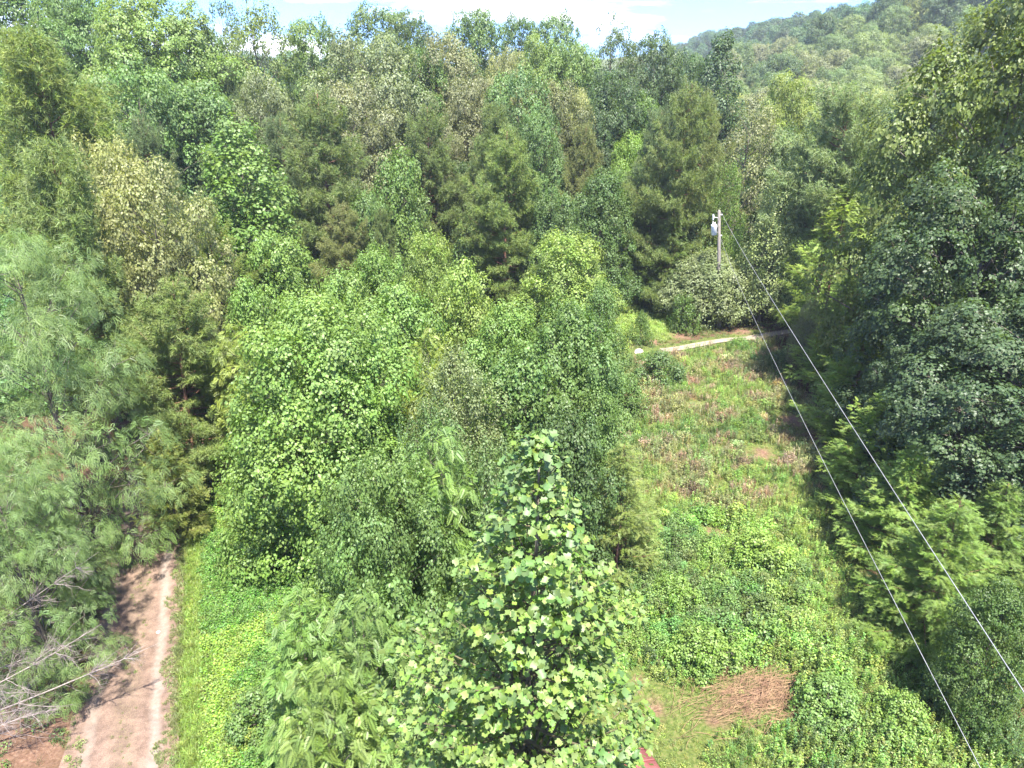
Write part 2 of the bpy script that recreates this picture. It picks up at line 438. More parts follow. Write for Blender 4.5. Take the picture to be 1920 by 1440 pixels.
PROTO = {}
VARIANTS = {'locust': 1, 'pine': 2, 'pine_round': 1, 'ailanthus': 1, 'oak_near': 1, 'poplar_big': 1, 'poplar': 2, 'sprout': 2, 'maple': 1, 'drab': 2, 'broad': 3,
            'pear': 1, 'tall': 1, 'willow': 1, 'airy': 2, 'woods': 2}
def proto(kind, v):
    v = v % VARIANTS.get(kind, 2)
    key = (kind, v)
    if key in PROTO: return PROTO[key]
    s = 100 * v + 7
    if kind == 'poplar':       # young tulip poplar, ascending leafy tufts
        p = broad(s, 11, 4.2, base=.04, prof=prof_egg, nb=72, br=1.3, cover=1.6, sp=.52, sr=.17, leaf=.165, asc=1.2, flat=1.0, up=.4, lobes=.26, top_spire=1, trunk_r=.13)
    elif kind == 'poplar_big':
        p = broad(s, 12, 5.8, base=.03, prof=prof_egg, nb=100, br=1.5, cover=1.5, sp=.55, sr=.18, leaf=.165, asc=1.15, flat=.95, up=.4, lobes=.3, top_spire=1, trunk_r=.15)
    elif kind == 'sprout':     # small bright broadleaf, loose
        p = broad(s, 7, 2.7, base=.04, prof=prof_egg, nb=54, br=.9, cover=1.5, sp=.4, sr=.13, leaf=.14, asc=1.25, flat=1.05, up=.4, lobes=.3, top_spire=1, trunk_r=.08)
    elif kind == 'oak_near':
        p = broad(s, 20, 7.5, base=.05, prof=prof_round, nb=105, br=2.0, cover=1.5, sp=.75, sr=.26, leaf=.23, asc=.6, flat=.8, up=.6, lobes=.3, trunk_r=.35, low=-.15)
    elif kind == 'locust':
        p = broad(s, 13, 5.6, base=.04, prof=prof_round, nb=80, br=1.55, cover=.85, sp=.55, sr=.2, leaf=.29, T=T_LOC, area=.20, asc=.45, flat=.55, up=1.2, hang=.3, lobes=.22, low=-.1, trunk_r=.2)
    elif kind == 'ailanthus':
        p = broad(s, 7, 2.5, base=.05, prof=prof_egg, nb=60, br=.7, cover=1.35, sp=.34, sr=.12, leaf=.34, T=T_PIN, area=.22, asc=.9, flat=.8, up=1.7, align=.5, hang=.12, lobes=.3, low=-.1, top_spire=1, trunk_r=.06)
    elif kind == 'broad':      # big forest broadleaf
        p = broad(s, 18, 5.4, base=.12, prof=prof_round, nb=66, br=1.75, cover=1.5, sp=.62, sr=.22, leaf=.25, asc=.8, flat=.85, up=.4, lobes=.28, trunk_r=.24)
    elif kind == 'woods':
        p = broad(s, 18, 5.4, base=.12, prof=prof_round, nb=60, br=1.75, cover=1.4, sp=.7, sr=.26, leaf=.46, asc=.8, flat=.85, up=.4, lobes=.28, trunk_r=.24)
    elif kind == 'tall':       # poplar of the forest, conical
        p = broad(s, 18, 4.4, base=.05, prof=prof_cone, nb=84, br=1.3, cover=1.5, sp=.55, sr=.2, leaf=.26, asc=1.3, flat=1.05, up=.4, lobes=.26, top_spire=1, trunk_r=.2)
    elif kind == 'airy':       # see-through crown
        p = broad(s, 18, 4.2, base=.35, prof=prof_round, nb=46, br=1.15, cover=1.0, sp=.55, sr=.22, leaf=.24, asc=1.1, flat=.9, up=.4, lobes=.3, trunk_r=.24, gap=.2)
    elif kind == 'drab':       # grey-green leafy oak with fine leaves
        p = broad(s, 15, 4.8, base=.05, prof=prof_round, nb=90, br=1.3, cover=1.45, sp=.45, sr=.17, leaf=.2, asc=.9, flat=.9, up=.3, hang=.4, lobes=.3, trunk_r=.2)
    elif kind == 'maple':      # olive with upright twigs
        p = broad(s, 10, 3.2, base=.04, prof=prof_egg, nb=110, br=.72, cover=1.35, sp=.36, sr=.10, leaf=.135, asc=2.6, flat=1.5, up=.3, lobes=.3, top_spire=1, trunk_r=.1)
    elif kind == 'pear':
        p = broad(s, 6.5, 4.2, base=.24, prof=prof_dome, nb=95, br=1.0, cover=1.5, sp=.36, sr=.14, leaf=.15, asc=.9, flat=.8, up=.4, hang=.3, lobes=.12, low=-.7, trunk_r=.15)
    elif kind == 'willow':
        p = broad(s, 12, 3.2, base=.12, prof=prof_egg, nb=90, br=.85, cover=1.0, sp=.4, sr=.16, leaf=.16, asc=1.9, flat=1.3, up=.2, hang=.2, lobes=.25, trunk_r=.14, gap=.1)
    elif kind == 'pine':
        p = pine(s, 16, 4.2, base=.08, step=.70, per=6, elev=8, tuftL=.38, dens=1.45, flat=.18, power=.46, jitter=.5)
    elif kind == 'pine_round':
        p = pine(s, 18, 4.4, base=.22, step=.85, per=5, elev=20, tuftL=.42, dens=1.5, power=.42, flat=.45, twig=.48, jitter=.45)
    elif kind == 'pine_fork':
        p = pine(s, 18, 4.8, base=.42, step=.85, per=5, elev=14, tuftL=.44, dens=1.3, power=.42, flat=.35, twig=.45, jitter=.4, fork=True, trunk_r=.3)
    elif kind == 'sapling':    # soft feathery young pine
        p = pine(s, 8, 2.9, base=.03, step=.42, per=6, elev=14, tuftL=.36, T=T_SPRAY, dens=1.35, power=.7, flat=.12, twig=.45, droop=.05)
    elif kind == 'shrub':
        p = broad(s, 2.2, 1.5, base=.02, prof=prof_dome, nb=34, br=.42, cover=1.6, sp=.25, sr=.09, leaf=.12, asc=1.3, flat=1.1, up=.5, lobes=.25, trunk_r=.03)
    PROTO[key] = p
    return p

def empty(name, loc, label, cat, group=None):
    o = bpy.data.objects.new(name, None); COL.objects.link(o)
    o.empty_display_size = .5; o.location = loc
    o['label'] = label; o['category'] = cat
    if group: o['group'] = group
    return o
def part(name, me, parent, tint=None, kind=None):
    o = bpy.data.objects.new(name, me); COL.objects.link(o)
    if parent is not None: o.parent = parent
    if tint is not None:
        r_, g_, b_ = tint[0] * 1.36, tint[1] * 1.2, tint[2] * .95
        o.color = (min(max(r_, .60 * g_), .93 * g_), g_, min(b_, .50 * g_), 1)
    if kind: o['kind'] = kind
    return o
NAMES = {'poplar': 'poplar_tree', 'poplar_big': 'poplar_tree', 'sprout': 'young_tree', 'oak_near': 'oak_tree', 'locust': 'locust_tree', 'ailanthus': 'sumac_tree', 'broad': 'broadleaf_tree',
         'tall': 'poplar_tree', 'airy': 'broadleaf_tree', 'drab': 'oak_tree', 'maple': 'maple_tree', 'pear': 'pear_tree', 'willow': 'willow_tree',
         'pine': 'pine_tree', 'pine_round': 'pine_tree', 'pine_fork': 'pine_tree', 'sapling': 'young_pine', 'shrub': 'shrub'}
TREES = []
WIDEN = {'pear': 1.08, 'locust': .94, 'poplar': 1.18, 'poplar_big': 1.08, 'sprout': 1.18, 'tall': 1.15, 'broad': 1.1, 'drab': 1.1, 'pine': 1.1, 'willow': 1.1}
MINR = {'ailanthus': .17, 'poplar': .22, 'sprout': .22, 'willow': .08, 'airy': .15, 'pine': .16, 'shrub': .34, 'sapling': .26, 'locust': .3, 'tall': .16}
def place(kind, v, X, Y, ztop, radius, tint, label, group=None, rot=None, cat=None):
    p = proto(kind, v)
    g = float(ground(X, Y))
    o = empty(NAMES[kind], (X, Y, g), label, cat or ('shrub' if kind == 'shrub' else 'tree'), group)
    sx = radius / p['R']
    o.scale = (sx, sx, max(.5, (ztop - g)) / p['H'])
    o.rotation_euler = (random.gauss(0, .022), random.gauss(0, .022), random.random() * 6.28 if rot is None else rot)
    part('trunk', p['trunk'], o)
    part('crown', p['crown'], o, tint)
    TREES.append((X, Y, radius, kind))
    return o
def tree(kind, v, px, py, w, D, tint, label, group=None, **k):
    """a tree whose tip shows at (px, py), w pixels wide, D metres ahead"""
    if kind == 'shrub' and py > 900:
        d_ = ray(px, py); D = (1.75 - CAM_Z) / d_[2] * d_[1]
    P, t = at_dist(px, py, D)
    rad = w * t / FPX * .5 * WIDEN.get(kind, 1.0)
    rad = max(rad, MINR.get(kind, .17) * (P[2] - float(ground(P[0], P[1]))))
    return place(kind, v, P[0], P[1], P[2], rad, tint, label, group, **k)

random.seed(11)
RNG = np.random.default_rng(77)
# ------------------------------------------------------------------ roads as centre lines
def polyline(pts, n=160):
    pts = np.array(pts)[:, :2]
    d = np.r_[0, np.cumsum(np.linalg.norm(np.diff(pts, axis=0), axis=1))]
    s = np.linspace(0, d[-1], n)
    q = np.stack([np.interp(s, d, pts[:, 0]), np.interp(s, d, pts[:, 1])], 1)
    for _ in range(12): q[1:-1] = (q[:-2] + 2 * q[1:-1] + q[2:]) / 4
    return q
_rp = [on_ground(*p) for p in [(221, 1440), (241, 1280), (262, 1100), (283, 960), (303, 880), (328, 815), (360, 776), (425, 752), (540, 728), (700, 706)]]
_back = _rp[0] + (_rp[0] - _rp[1]) * 6
ROAD = polyline([_back] + _rp, 260)
_dp = [on_ground(*p) for p in [(1085, 676), (1190, 664), (1290, 651), (1400, 636), (1500, 621), (1600, 607), (1740, 590)]]
DRIVE = polyline([_rp[-1]] + _dp, 220)
def line_dist(L, x, y):
    """signed distance, positive to the right of the direction of travel"""
    x = np.asarray(x, float).ravel(); y = np.asarray(y, float).ravel()
    best = np.full(len(x), 1e9); sg = np.ones(len(x)); LL = L[::2]
    for a, b in zip(LL[:-1], LL[1:]):
        ab = b - a; L2 = ab @ ab
        t = np.clip(((x - a[0]) * ab[0] + (y - a[1]) * ab[1]) / L2, 0, 1)
        dx = x - (a[0] + t * ab[0]); dy = y - (a[1] + t * ab[1]); d = np.hypot(dx, dy)
        m = d < best; best = np.where(m, d, best); sg = np.where(m, np.sign(dx * ab[1] - dy * ab[0]), sg)
    return best * sg

CLAY = [(1580, 900, 1.8), (1535, 820, 2.0), (1490, 790, 1.8), (1610, 990, 1.5), (1650, 1070, 1.3), (1520, 720, 1.6), (1300, 760, .9), (1430, 850, 1.2), (1405, 1305, 1.5), (1455, 1290, 1.0), (1345, 1345, .9), (1225, 1330, .9), (1200, 1280, .6), (1280, 628, 1.8),
        (1225, 642, 1.2), (1490, 600, 3.5), (1390, 622, 1.6), (1560, 670, 3.5), (1530, 660, 2), (930, 525, 5), (70, 1380, 4), (150, 1160, 3.2), (350, 800, 2), (400, 765, 2.2), (1180, 740, 1.3), (1340, 1000, 1.0)]
CLAYP = [(on_ground(a, b)[:2], r) for a, b, r in CLAY]
LAWN = [(1400, 445, 9), (1220, 560, 8), (1180, 590, 6), (1480, 455, 8), (1500, 560, 5), (1560, 545, 6), (1240, 540, 7), (1180, 510, 6), (1000, 500, 4)]
LAWNP = [(on_ground(a, b)[:2], r) for a, b, r in LAWN]
def blobs(L, x, y):
    v = np.zeros(np.shape(x))
    for (c, r) in L: v = np.maximum(v, 1.15 - np.hypot(x - c[0], y - c[1]) / r * .8)
    return np.clip(v, 0, 1)
def zones(x, y):
    clay = blobs(CLAYP, x, y)
    lawn = blobs(LAWNP, x, y)
    dr = line_dist(ROAD, x, y).reshape(np.shape(x))
    litter = np.clip(np.maximum(sstep(-1.0, -2.2, dr) * (y < 60), sstep(56, 66, y)), 0, 1) * (1 - np.clip(lawn * 1.4, 0, 1))
    litter = litter * (1 - sstep(200, 260, y))
    litter = np.maximum(litter, (np.asarray(y) < 60) * sstep(13.5, 15.5, np.asarray(x) - .12 * np.asarray(y)) * (1 - lawn))
    return clay, lawn, litter, dr

# ------------------------------------------------------------------ ground sheet
def axis(lo, hi, step, far_lo, far_hi, g=1.22):
    a = list(np.arange(lo, hi + 1e-6, step)); s = step; v = hi; w = lo; b = []
    while v < far_hi: s = min(s * g, 120); v += s; a.append(v)
    s = step
    while w > far_lo: s = min(s * g, 120); w -= s; b.append(w)
    return np.array(b[::-1] + a)
gx = axis(-36, 40, .45, -2500, 2500); gy = axis(4, 72, .45, -600, 3500)
GX, GY = np.meshgrid(gx, gy)
GZ = ground(GX, GY)
me = bpy.data.meshes.new("ground")
nx, ny = len(gx), len(gy)
V = np.stack([GX, GY, GZ], -1).reshape(-1, 3).astype(np.float32)
ii = (np.arange(ny - 1)[:, None] * nx + np.arange(nx - 1)[None]).ravel()
F = np.stack([ii, ii + 1, ii + nx + 1, ii + nx], 1).astype(np.int32)
me.vertices.add(len(V)); me.vertices.foreach_set('co', V.ravel())
me.loops.add(F.size); me.loops.foreach_set('vertex_index', F.ravel())
me.polygons.add(len(F)); me.polygons.foreach_set('loop_start', np.arange(0, F.size, 4, dtype=np.int32))
me.polygons.foreach_set('use_smooth', np.ones(len(F), bool)); me.update(calc_edges=True)
cl, lw, lt, _ = zones(GX, GY)
at = me.attributes.new('zone', 'FLOAT_COLOR', 'POINT')
at.data.foreach_set('color', np.stack([cl, lw, lt, np.ones_like(cl)], -1).reshape(-1).astype(np.float32))
m, n, l = new_mat("ground_soil_and_grass")
out = n.new("ShaderNodeOutputMaterial"); p = n.new("ShaderNodeBsdfPrincipled"); p.inputs['Roughness'].default_value = .95
p.inputs['Specular IOR Level'].default_value = .15
za = n.new("ShaderNodeAttribute"); za.attribute_name = 'zone'
sep = n.new("ShaderNodeSeparateColor"); l.new(za.outputs['Color'], sep.inputs[0])
geo = n.new("ShaderNodeNewGeometry")
def tex(scale, detail=5, rough=.6):
    t = n.new("ShaderNodeTexNoise"); t.inputs['Scale'].default_value = scale; t.inputs['Detail'].default_value = detail
    t.inputs['Roughness'].default_value = rough; l.new(geo.outputs['Position'], t.inputs['Vector']); return t
def ramp(src, stops):
    r = n.new("ShaderNodeValToRGB")
    while len(r.color_ramp.elements) < len(stops): r.color_ramp.elements.new(.5)
    for e, (q, c) in zip(r.color_ramp.elements, stops): e.position = q; e.color = (*c, 1)
    l.new(src, r.inputs['Fac']); return r.outputs[0]
tA, tB, tC = tex(9, 6), tex(2.2, 7, .7), tex(28, 4, .7)
soil = ramp(tA.outputs['Fac'], [(.3, (.035, .045, .012)), (.5, (.075, .10, .022)), (.7, (.14, .13, .05))])
clayc = ramp(tA.outputs['Fac'], [(.25, (.075, .042, .026)), (.5, (.14, .080, .052)), (.75, (.21, .14, .095))])
lawnc = ramp(tC.outputs['Fac'], [(.3, (.075, .125, .02)), (.6, (.13, .20, .035)), (.8, (.20, .24, .07))])
litc = ramp(tC.outputs['Fac'], [(.3, (.025, .018, .010)), (.55, (.09, .055, .03)), (.75, (.16, .10, .06))])
def mixc(fac, a, b):
    x = n.new("ShaderNodeMix"); x.data_type = 'RGBA'; l.new(fac, x.inputs['Factor']); l.new(a, x.inputs['A']); l.new(b, x.inputs['B']); return x.outputs['Result']
def thr(chan, noise, lo=.62, hi=.92):
    s = n.new("ShaderNodeMath"); s.operation = 'ADD'; l.new(chan, s.inputs[0]); l.new(noise, s.inputs[1])
    r = n.new("ShaderNodeMapRange"); r.inputs['From Min'].default_value = lo + .25; r.inputs['From Max'].default_value = hi + .25; l.new(s.outputs[0], r.inputs['Value'])
    return r.outputs[0]
c1 = mixc(thr(sep.outputs[2], tB.outputs['Fac']), soil, litc)
c2 = mixc(thr(sep.outputs[1], tB.outputs['Fac']), c1, lawnc)
c3 = mixc(thr(sep.outputs[0], tB.outputs['Fac'], .85, 1.25), c2, clayc)
l.new(c3, p.inputs['Base Color'])
bp = n.new("ShaderNodeBump"); bp.inputs['Strength'].default_value = .7; bp.inputs['Distance'].default_value = .06
l.new(tC.outputs['Fac'], bp.inputs['Height']); l.new(bp.outputs[0], p.inputs['Normal']); l.new(p.outputs[0], out.inputs['Surface'])
me.materials.append(m)
g = bpy.data.objects.new("ground", me); COL.objects.link(g); g['kind'] = 'structure'; g['label'] = 'rough grassy ground with red clay patches and leaf litter'

def road_strip(name, L, width, mat, lift, nw=13, label=None, edge=.25, seed=1):
    r = np.random.default_rng(seed)
    d = unit(np.gradient(L, axis=0)); nrm = np.stack([d[:, 1], -d[:, 0]], 1)
    u = np.linspace(-1, 1, nw)
    s = np.r_[0, np.cumsum(np.linalg.norm(np.diff(L, axis=0), axis=1))]
    wob = 1 + .05 * np.sin(s * .9) + .04 * np.sin(s * 2.3 + 1)
    P = L[:, None] + nrm[:, None] * (u[None, :, None] * width * .5 * wob[:, None, None])
    Z = ground(P[..., 0], P[..., 1]) + lift
    rut = .05 * (np.exp(-((np.abs(u) - .55) / .16) ** 2)); Z = Z - rut[None] * (lift > .05) + .0
    V = np.concatenate([P, Z[..., None]], -1).reshape(-1, 3).astype(np.float32)
    k = len(L); ii = (np.arange(k - 1)[:, None] * nw + np.arange(nw - 1)[None]).ravel()
    F = np.stack([ii, ii + 1, ii + nw + 1, ii + nw], 1)
    me = bpy.data.meshes.new(name); me.from_pydata(V.tolist(), [], F.tolist()); me.update()
    me.polygons.foreach_set('use_smooth', np.ones(len(F), bool))
    a = me.attributes.new('across', 'FLOAT_COLOR', 'POINT')
    c = np.ones((k, nw, 4), np.float32); c[..., 0] = u[None] * .5 + .5; c[..., 1] = (s / 10)[:, None]
    a.data.foreach_set('color', c.ravel())
    me.materials.append(mat)
    o = bpy.data.objects.new(name, me); COL.objects.link(o); o['kind'] = 'structure'
    if label: o['label'] = label
    return o
def gravel(name, base, pale, track_r, track_l, green=.5):
    m, n, l = new_mat(name)
    out = n.new("ShaderNodeOutputMaterial"); p = n.new("ShaderNodeBsdfPrincipled"); p.inputs['Roughness'].default_value = .95
    p.inputs['Specular IOR Level'].default_value = .2
    at = n.new("ShaderNodeAttribute"); at.attribute_name = 'across'
    sep = n.new("ShaderNodeSeparateColor"); l.new(at.outputs['Color'], sep.inputs[0])
    geo = n.new("ShaderNodeNewGeometry")
    def tex(scale, detail=6, rough=.65):
        t = n.new("ShaderNodeTexNoise"); t.inputs['Scale'].default_value = scale; t.inputs['Detail'].default_value = detail
        t.inputs['Roughness'].default_value = rough; l.new(geo.outputs['Position'], t.inputs['Vector']); return t.outputs['Fac']
    big, mid, fine = tex(1.1), tex(6), tex(34, 5, .75)
    vor = n.new("ShaderNodeTexVoronoi"); vor.inputs['Scale'].default_value = 26; l.new(geo.outputs['Position'], vor.inputs['Vector'])
    def math_(op, a, b, clamp=False):
        x = n.new("ShaderNodeMath"); x.operation = op; x.use_clamp = clamp
        for i, v in enumerate((a, b)):
            if isinstance(v, (int, float)): x.inputs[i].default_value = v
            else: l.new(v, x.inputs[i])
        return x.outputs[0]
    wobble = math_('ADD', sep.outputs[0], math_('MULTIPLY', math_('SUBTRACT', big, .5), .16))
    def band(c, w, amp):
        d = math_('ABSOLUTE', math_('SUBTRACT', wobble, c), 0)
        f = n.new("ShaderNodeMapRange"); f.inputs['From Min'].default_value = w; f.inputs['From Max'].default_value = w * .25
        l.new(d, f.inputs['Value']); return math_('MULTIPLY', f.outputs[0], amp)
    rp = n.new("ShaderNodeValToRGB"); l.new(fine, rp.inputs['Fac'])
    for e, (q, c) in zip(rp.color_ramp.elements, [(.35, tuple(v * .68 for v in base)), (.68, tuple(min(1, v * 1.35) for v in base))]): e.position = q; e.color = (*c, 1)
    tr = math_('MAXIMUM', band(*track_r), band(*track_l))
    rag = n.new("ShaderNodeMapRange"); rag.inputs['From Min'].default_value = .36; rag.inputs['From Max'].default_value = .68; l.new(mid, rag.inputs['Value'])
    tr = math_('MULTIPLY', tr, math_('ADD', math_('MULTIPLY', rag.outputs[0], .6), .4), True)
    blot = n.new("ShaderNodeMapRange"); blot.inputs['From Min'].default_value = .38; blot.inputs['From Max'].default_value = .66
    blot.inputs['To Min'].default_value = .72; blot.inputs['To Max'].default_value = 1.3; l.new(tex(2.3, 5), blot.inputs['Value'])
    bl = n.new("ShaderNodeMix"); bl.data_type = 'RGBA'; bl.blend_type = 'MULTIPLY'; bl.inputs['Factor'].default_value = 1
    l.new(rp.outputs[0], bl.inputs['A']); l.new(blot.outputs[0], bl.inputs['B'])
    mx = n.new("ShaderNodeMix"); mx.data_type = 'RGBA'; l.new(tr, mx.inputs['Factor']); l.new(bl.outputs['Result'], mx.inputs['A'])
    mx.inputs['B'].default_value = (*pale, 1)
    peb = n.new("ShaderNodeMapRange"); peb.inputs['From Min'].default_value = .17; peb.inputs['From Max'].default_value = .10; l.new(vor.outputs['Distance'], peb.inputs['Value'])
    m2 = n.new("ShaderNodeMix"); m2.data_type = 'RGBA'; l.new(math_('MULTIPLY', peb.outputs[0], .75), m2.inputs['Factor']); l.new(mx.outputs['Result'], m2.inputs['A']); m2.inputs['B'].default_value = (.34, .29, .25, 1)
    gb = band(.52, .17, 1.0); gth = n.new("ShaderNodeMapRange"); gth.inputs['From Min'].default_value = .52; gth.inputs['From Max'].default_value = .66; l.new(fine, gth.inputs['Value'])
    m3 = n.new("ShaderNodeMix"); m3.data_type = 'RGBA'; l.new(math_('MULTIPLY', math_('MULTIPLY', gb, gth.outputs[0]), green), m3.inputs['Factor']); l.new(m2.outputs['Result'], m3.inputs['A']); m3.inputs['B'].default_value = (.14, .16, .05, 1)
    l.new(m3.outputs['Result'], p.inputs['Base Color'])
    b = n.new("ShaderNodeBump"); b.inputs['Strength'].default_value = .8; b.inputs['Distance'].default_value = .03
    l.new(math_('ADD', fine, math_('MULTIPLY', peb.outputs[0], .6)), b.inputs['Height']); l.new(b.outputs[0], p.inputs['Normal'])
    l.new(p.outputs[0], out.inputs['Surface'])
    return m
road_strip("gravel_road", ROAD, 3.25, gravel("tan_gravel", (.145, .098, .072), (.235, .195, .16), (.80, .075, .8), (.20, .09, .5)), .07,
           label='tan gravel farm road with pale wheel tracks')
road_strip("driveway", DRIVE[int(220 * .455):], .85, gravel("pale_gravel", (.20, .165, .12), (.24, .205, .165), (.7, .3, .8), (.25, .2, .8), .2), .075,
           label='narrow pale gravel track crossing the clearing', seed=2)

# ------------------------------------------------------------------ low plants that nobody could count: scattered with geometry nodes
def clump_coll(name, builders, mat):
    c = bpy.data.collections.new(name)
    for k, mb in enumerate(builders):
        o = bpy.data.objects.new("%s_%02d" % (name, k), mb.mesh("plant", mat)); c.objects.link(o)
    return c
def grass_tuft(seed, n=26, h=.28, r=.16, w=.014):
    g = np.random.default_rng(seed); mb = MB(); V = []; F = []; R = []
    for k in range(n):
        a = g.random() * 6.28; rr = r * math.sqrt(g.random()); p = np.array([rr * math.cos(a), rr * math.sin(a), -.03])
        b = g.random() * 6.28; dd = np.array([math.cos(b), math.sin(b), 0]); L = h * g.uniform(.5, 1.2); s = np.cross(dd, UP) * w
        m_ = p + UP * L * .6 + dd * L * .2; t = p + UP * L * .8 + dd * L * .6; q = len(V)
        V += [p - s, p + s, m_ - s * .7, m_ + s * .7, t]; F += [(q, q + 1, q + 3), (q, q + 3, q + 2), (q + 2, q + 3, q + 4)]
        R += [g.random(3)] * 5
    mb.add(np.array(V), np.array(F), np.array(R)); return mb
def leaf_clump(seed, n=60, r=.3, h=.22, leaf=.088, T=T_LEAF):
    g = np.random.default_rng(seed); mb = MB()
    a = g.random(n) * 6.28; rr = r * np.sqrt(g.random(n)); P = np.stack([rr * np.cos(a), rr * np.sin(a), h * (1 - (rr / r) ** 2 * .6) * g.uniform(.35, 1.1, n)], 1)
    scatter(mb, T, P, UP + g.normal(size=(n, 3)) * .45, g.normal(size=(n, 3)), leaf * g.uniform(.6, 1.2, n), g.random((n, 3))); return mb
def upright(seed, n=54, h=.9, leaf=.10, T=T_OVAL, stems=3, spread=.14, up=.4):
    g = np.random.default_rng(seed); mb = MB()
    P = []; D = []
    for s in range(stems):
        b = g.normal(0, spread, 2); lean = g.normal(0, .10, 2); hh = h * g.uniform(.7, 1.1)
        tube(mb, np.array([[b[0], b[1], -.05], [b[0] + lean[0] * hh * .5, b[1] + lean[1] * hh * .5, hh * .5], [b[0] + lean[0] * hh, b[1] + lean[1] * hh, hh]]), [.009, .007, .003], 3)
        for k in range(n // stems):
            t = .2 + .8 * (k + g.random()) / (n // stems); a = k * 2.4; P.append((b[0] + lean[0] * hh * t, b[1] + lean[1] * hh * t, hh * t)); D.append((math.cos(a), math.sin(a), .35 + up * t))
    N = len(P); scatter(mb, T, np.array(P), UP + g.normal(size=(N, 3)) * .35, np.array(D), leaf * g.uniform(.6, 1.2, N), g.random((N, 3))); return mb
def bush(seed, n=420, r=.75, h=.9, leaf=.10, T=T_LEAF):
    g = np.random.default_rng(seed); mb = MB(); nb = 16
    C = unit(g.normal(size=(nb, 3)) + UP * .4) * np.array([r * .62, r * .62, h * .55]) * g.uniform(.6, 1.1, (nb, 1)); C[:, 2] = np.abs(C[:, 2]) + h * .15
    k = g.integers(0, nb, n); d = unit(g.normal(size=(n, 3)) + UP * .5); P = C[k] + d * r * .34 * g.uniform(.7, 1.1, (n, 1)); P[:, 2] = np.maximum(P[:, 2], .02)
    rc = .6 * g.random((n, 3)) + .4 * g.random((nb, 3))[k]
    scatter(mb, T, P, d * .5 + UP * .7 + g.normal(size=(n, 3)) * .5, d + g.normal(size=(n, 3)) * .6, leaf * g.uniform(.6, 1.25, n), rc)
    for q in range(5): tube(mb, bez(np.array([0, 0, -.05]), C[q] * np.array([.3, .3, .8]), C[q], 3), [.02, .014, .006], 3)
    return mb
def dry_stalks(seed, n=12, h=.7):
    g = np.random.default_rng(seed); mb = MB()
    for k in range(n):
        b = g.normal(0, .12, 2); d = unit(np.array([g.normal() * .6, g.normal() * .6, 1.0])); L = h * g.uniform(.5, 1.2); a = np.array([b[0], b[1], -.03])
        tube(mb, bez(a, a + d * L * .5, a + d * L + np.array([*g.normal(0, .1, 2), -.05]), 4), [.007, .006, .005, .003], 3)
    return mb
PLANTS = clump_coll("low_plants", [grass_tuft(1), grass_tuft(2, 30, .42, .22), leaf_clump(3), leaf_clump(4, 66, .34, .3, .08),
                                   upright(5), upright(6, 66, 1.15, .085), upright(7, 80, .8, .08, T_LEAF, 5, .2), bush(8), bush(9, 460, .8, 1.1, .09),
                                   dry_stalks(10), grass_tuft(11, 40, .75, .3, .012), upright(12, 70, .9, .13, T_SPRAY, 5, .16, 1.5)], M_WEED)
G_SHORT, G_MID, LC1, LC2, UW1, UW2, UW3, BU1, BU2, DRY, G_TALL, FEA = range(12)

def gn_scatter(name, pts, idx, scl, tint, coll, label, tilt=.15):
    N = len(pts)
    me = bpy.data.meshes.new(name); me.vertices.add(N); me.vertices.foreach_set('co', np.asarray(pts, np.float32).ravel())
    def attr(nm, ty, vals, key='value'):
        a = me.attributes.new(nm, ty, 'POINT'); a.data.foreach_set(key, np.asarray(vals).ravel())
    attr('idx', 'INT', np.asarray(idx, np.int32)); attr('scl', 'FLOAT', np.asarray(scl, np.float32))
    rot = np.stack([RNG.normal(0, tilt, N), RNG.normal(0, tilt, N), RNG.random(N) * 6.28], 1).astype(np.float32)
    attr('rot', 'FLOAT_VECTOR', rot, 'vector')
    tc_ = np.ones((N, 4), np.float32); tc_[:, :3] = tint; attr('tint', 'FLOAT_COLOR', tc_, 'color')
    o = bpy.data.objects.new(name, me); COL.objects.link(o); o['kind'] = 'stuff'; o['label'] = label; o['category'] = 'ground cover'
    ng = bpy.data.node_groups.new(name, 'GeometryNodeTree')
    ng.interface.new_socket('Geometry', in_out='INPUT', socket_type='NodeSocketGeometry')
    ng.interface.new_socket('Geometry', in_out='OUTPUT', socket_type='NodeSocketGeometry')
    N_, L_ = ng.nodes, ng.links
    gi = N_.new('NodeGroupInput'); go = N_.new('NodeGroupOutput')
    ci = N_.new('GeometryNodeCollectionInfo'); ci.inputs['Collection'].default_value = coll
    ci.inputs['Separate Children'].default_value = True; ci.inputs['Reset Children'].default_value = True
    ip = N_.new('GeometryNodeInstanceOnPoints'); ip.inputs['Pick Instance'].default_value = True
    def na(nm, ty):
        a = N_.new('GeometryNodeInputNamedAttribute'); a.data_type = ty; a.inputs['Name'].default_value = nm
        return next(s for s in a.outputs if s.enabled and s.name == 'Attribute')
    L_.new(gi.outputs[0], ip.inputs['Points']); L_.new(ci.outputs[0], ip.inputs['Instance'])
    L_.new(na('idx', 'INT'), ip.inputs['Instance Index']); L_.new(na('rot', 'FLOAT_VECTOR'), ip.inputs['Rotation']); L_.new(na('scl', 'FLOAT'), ip.inputs['Scale'])
    L_.new(ip.outputs[0], go.inputs[0])
    md = o.modifiers.new('scatter', 'NODES'); md.node_group = ng
    return o
def sample(n, x0, x1, y0, y1, margin=200, ymax=1650):
    x = RNG.uniform(x0, x1, n); y = RNG.uniform(y0, y1, n); z = ground(x, y)
    px, py, dep = project(x, y, z)
    k = (px > -margin) & (px < 1920 + margin) & (py < ymax) & (dep > 1)
    return x[k], y[k], z[k], px[k], py[k]
def patch(x, y, s, seed=0):
    return (np.sin(x * s + seed) + np.sin(y * s * 1.2 + seed * 2.1) + np.sin((x + y) * s * .7 + seed * .7) + np.sin((x - 1.3 * y) * s * 1.6 + seed * 3)) / 4
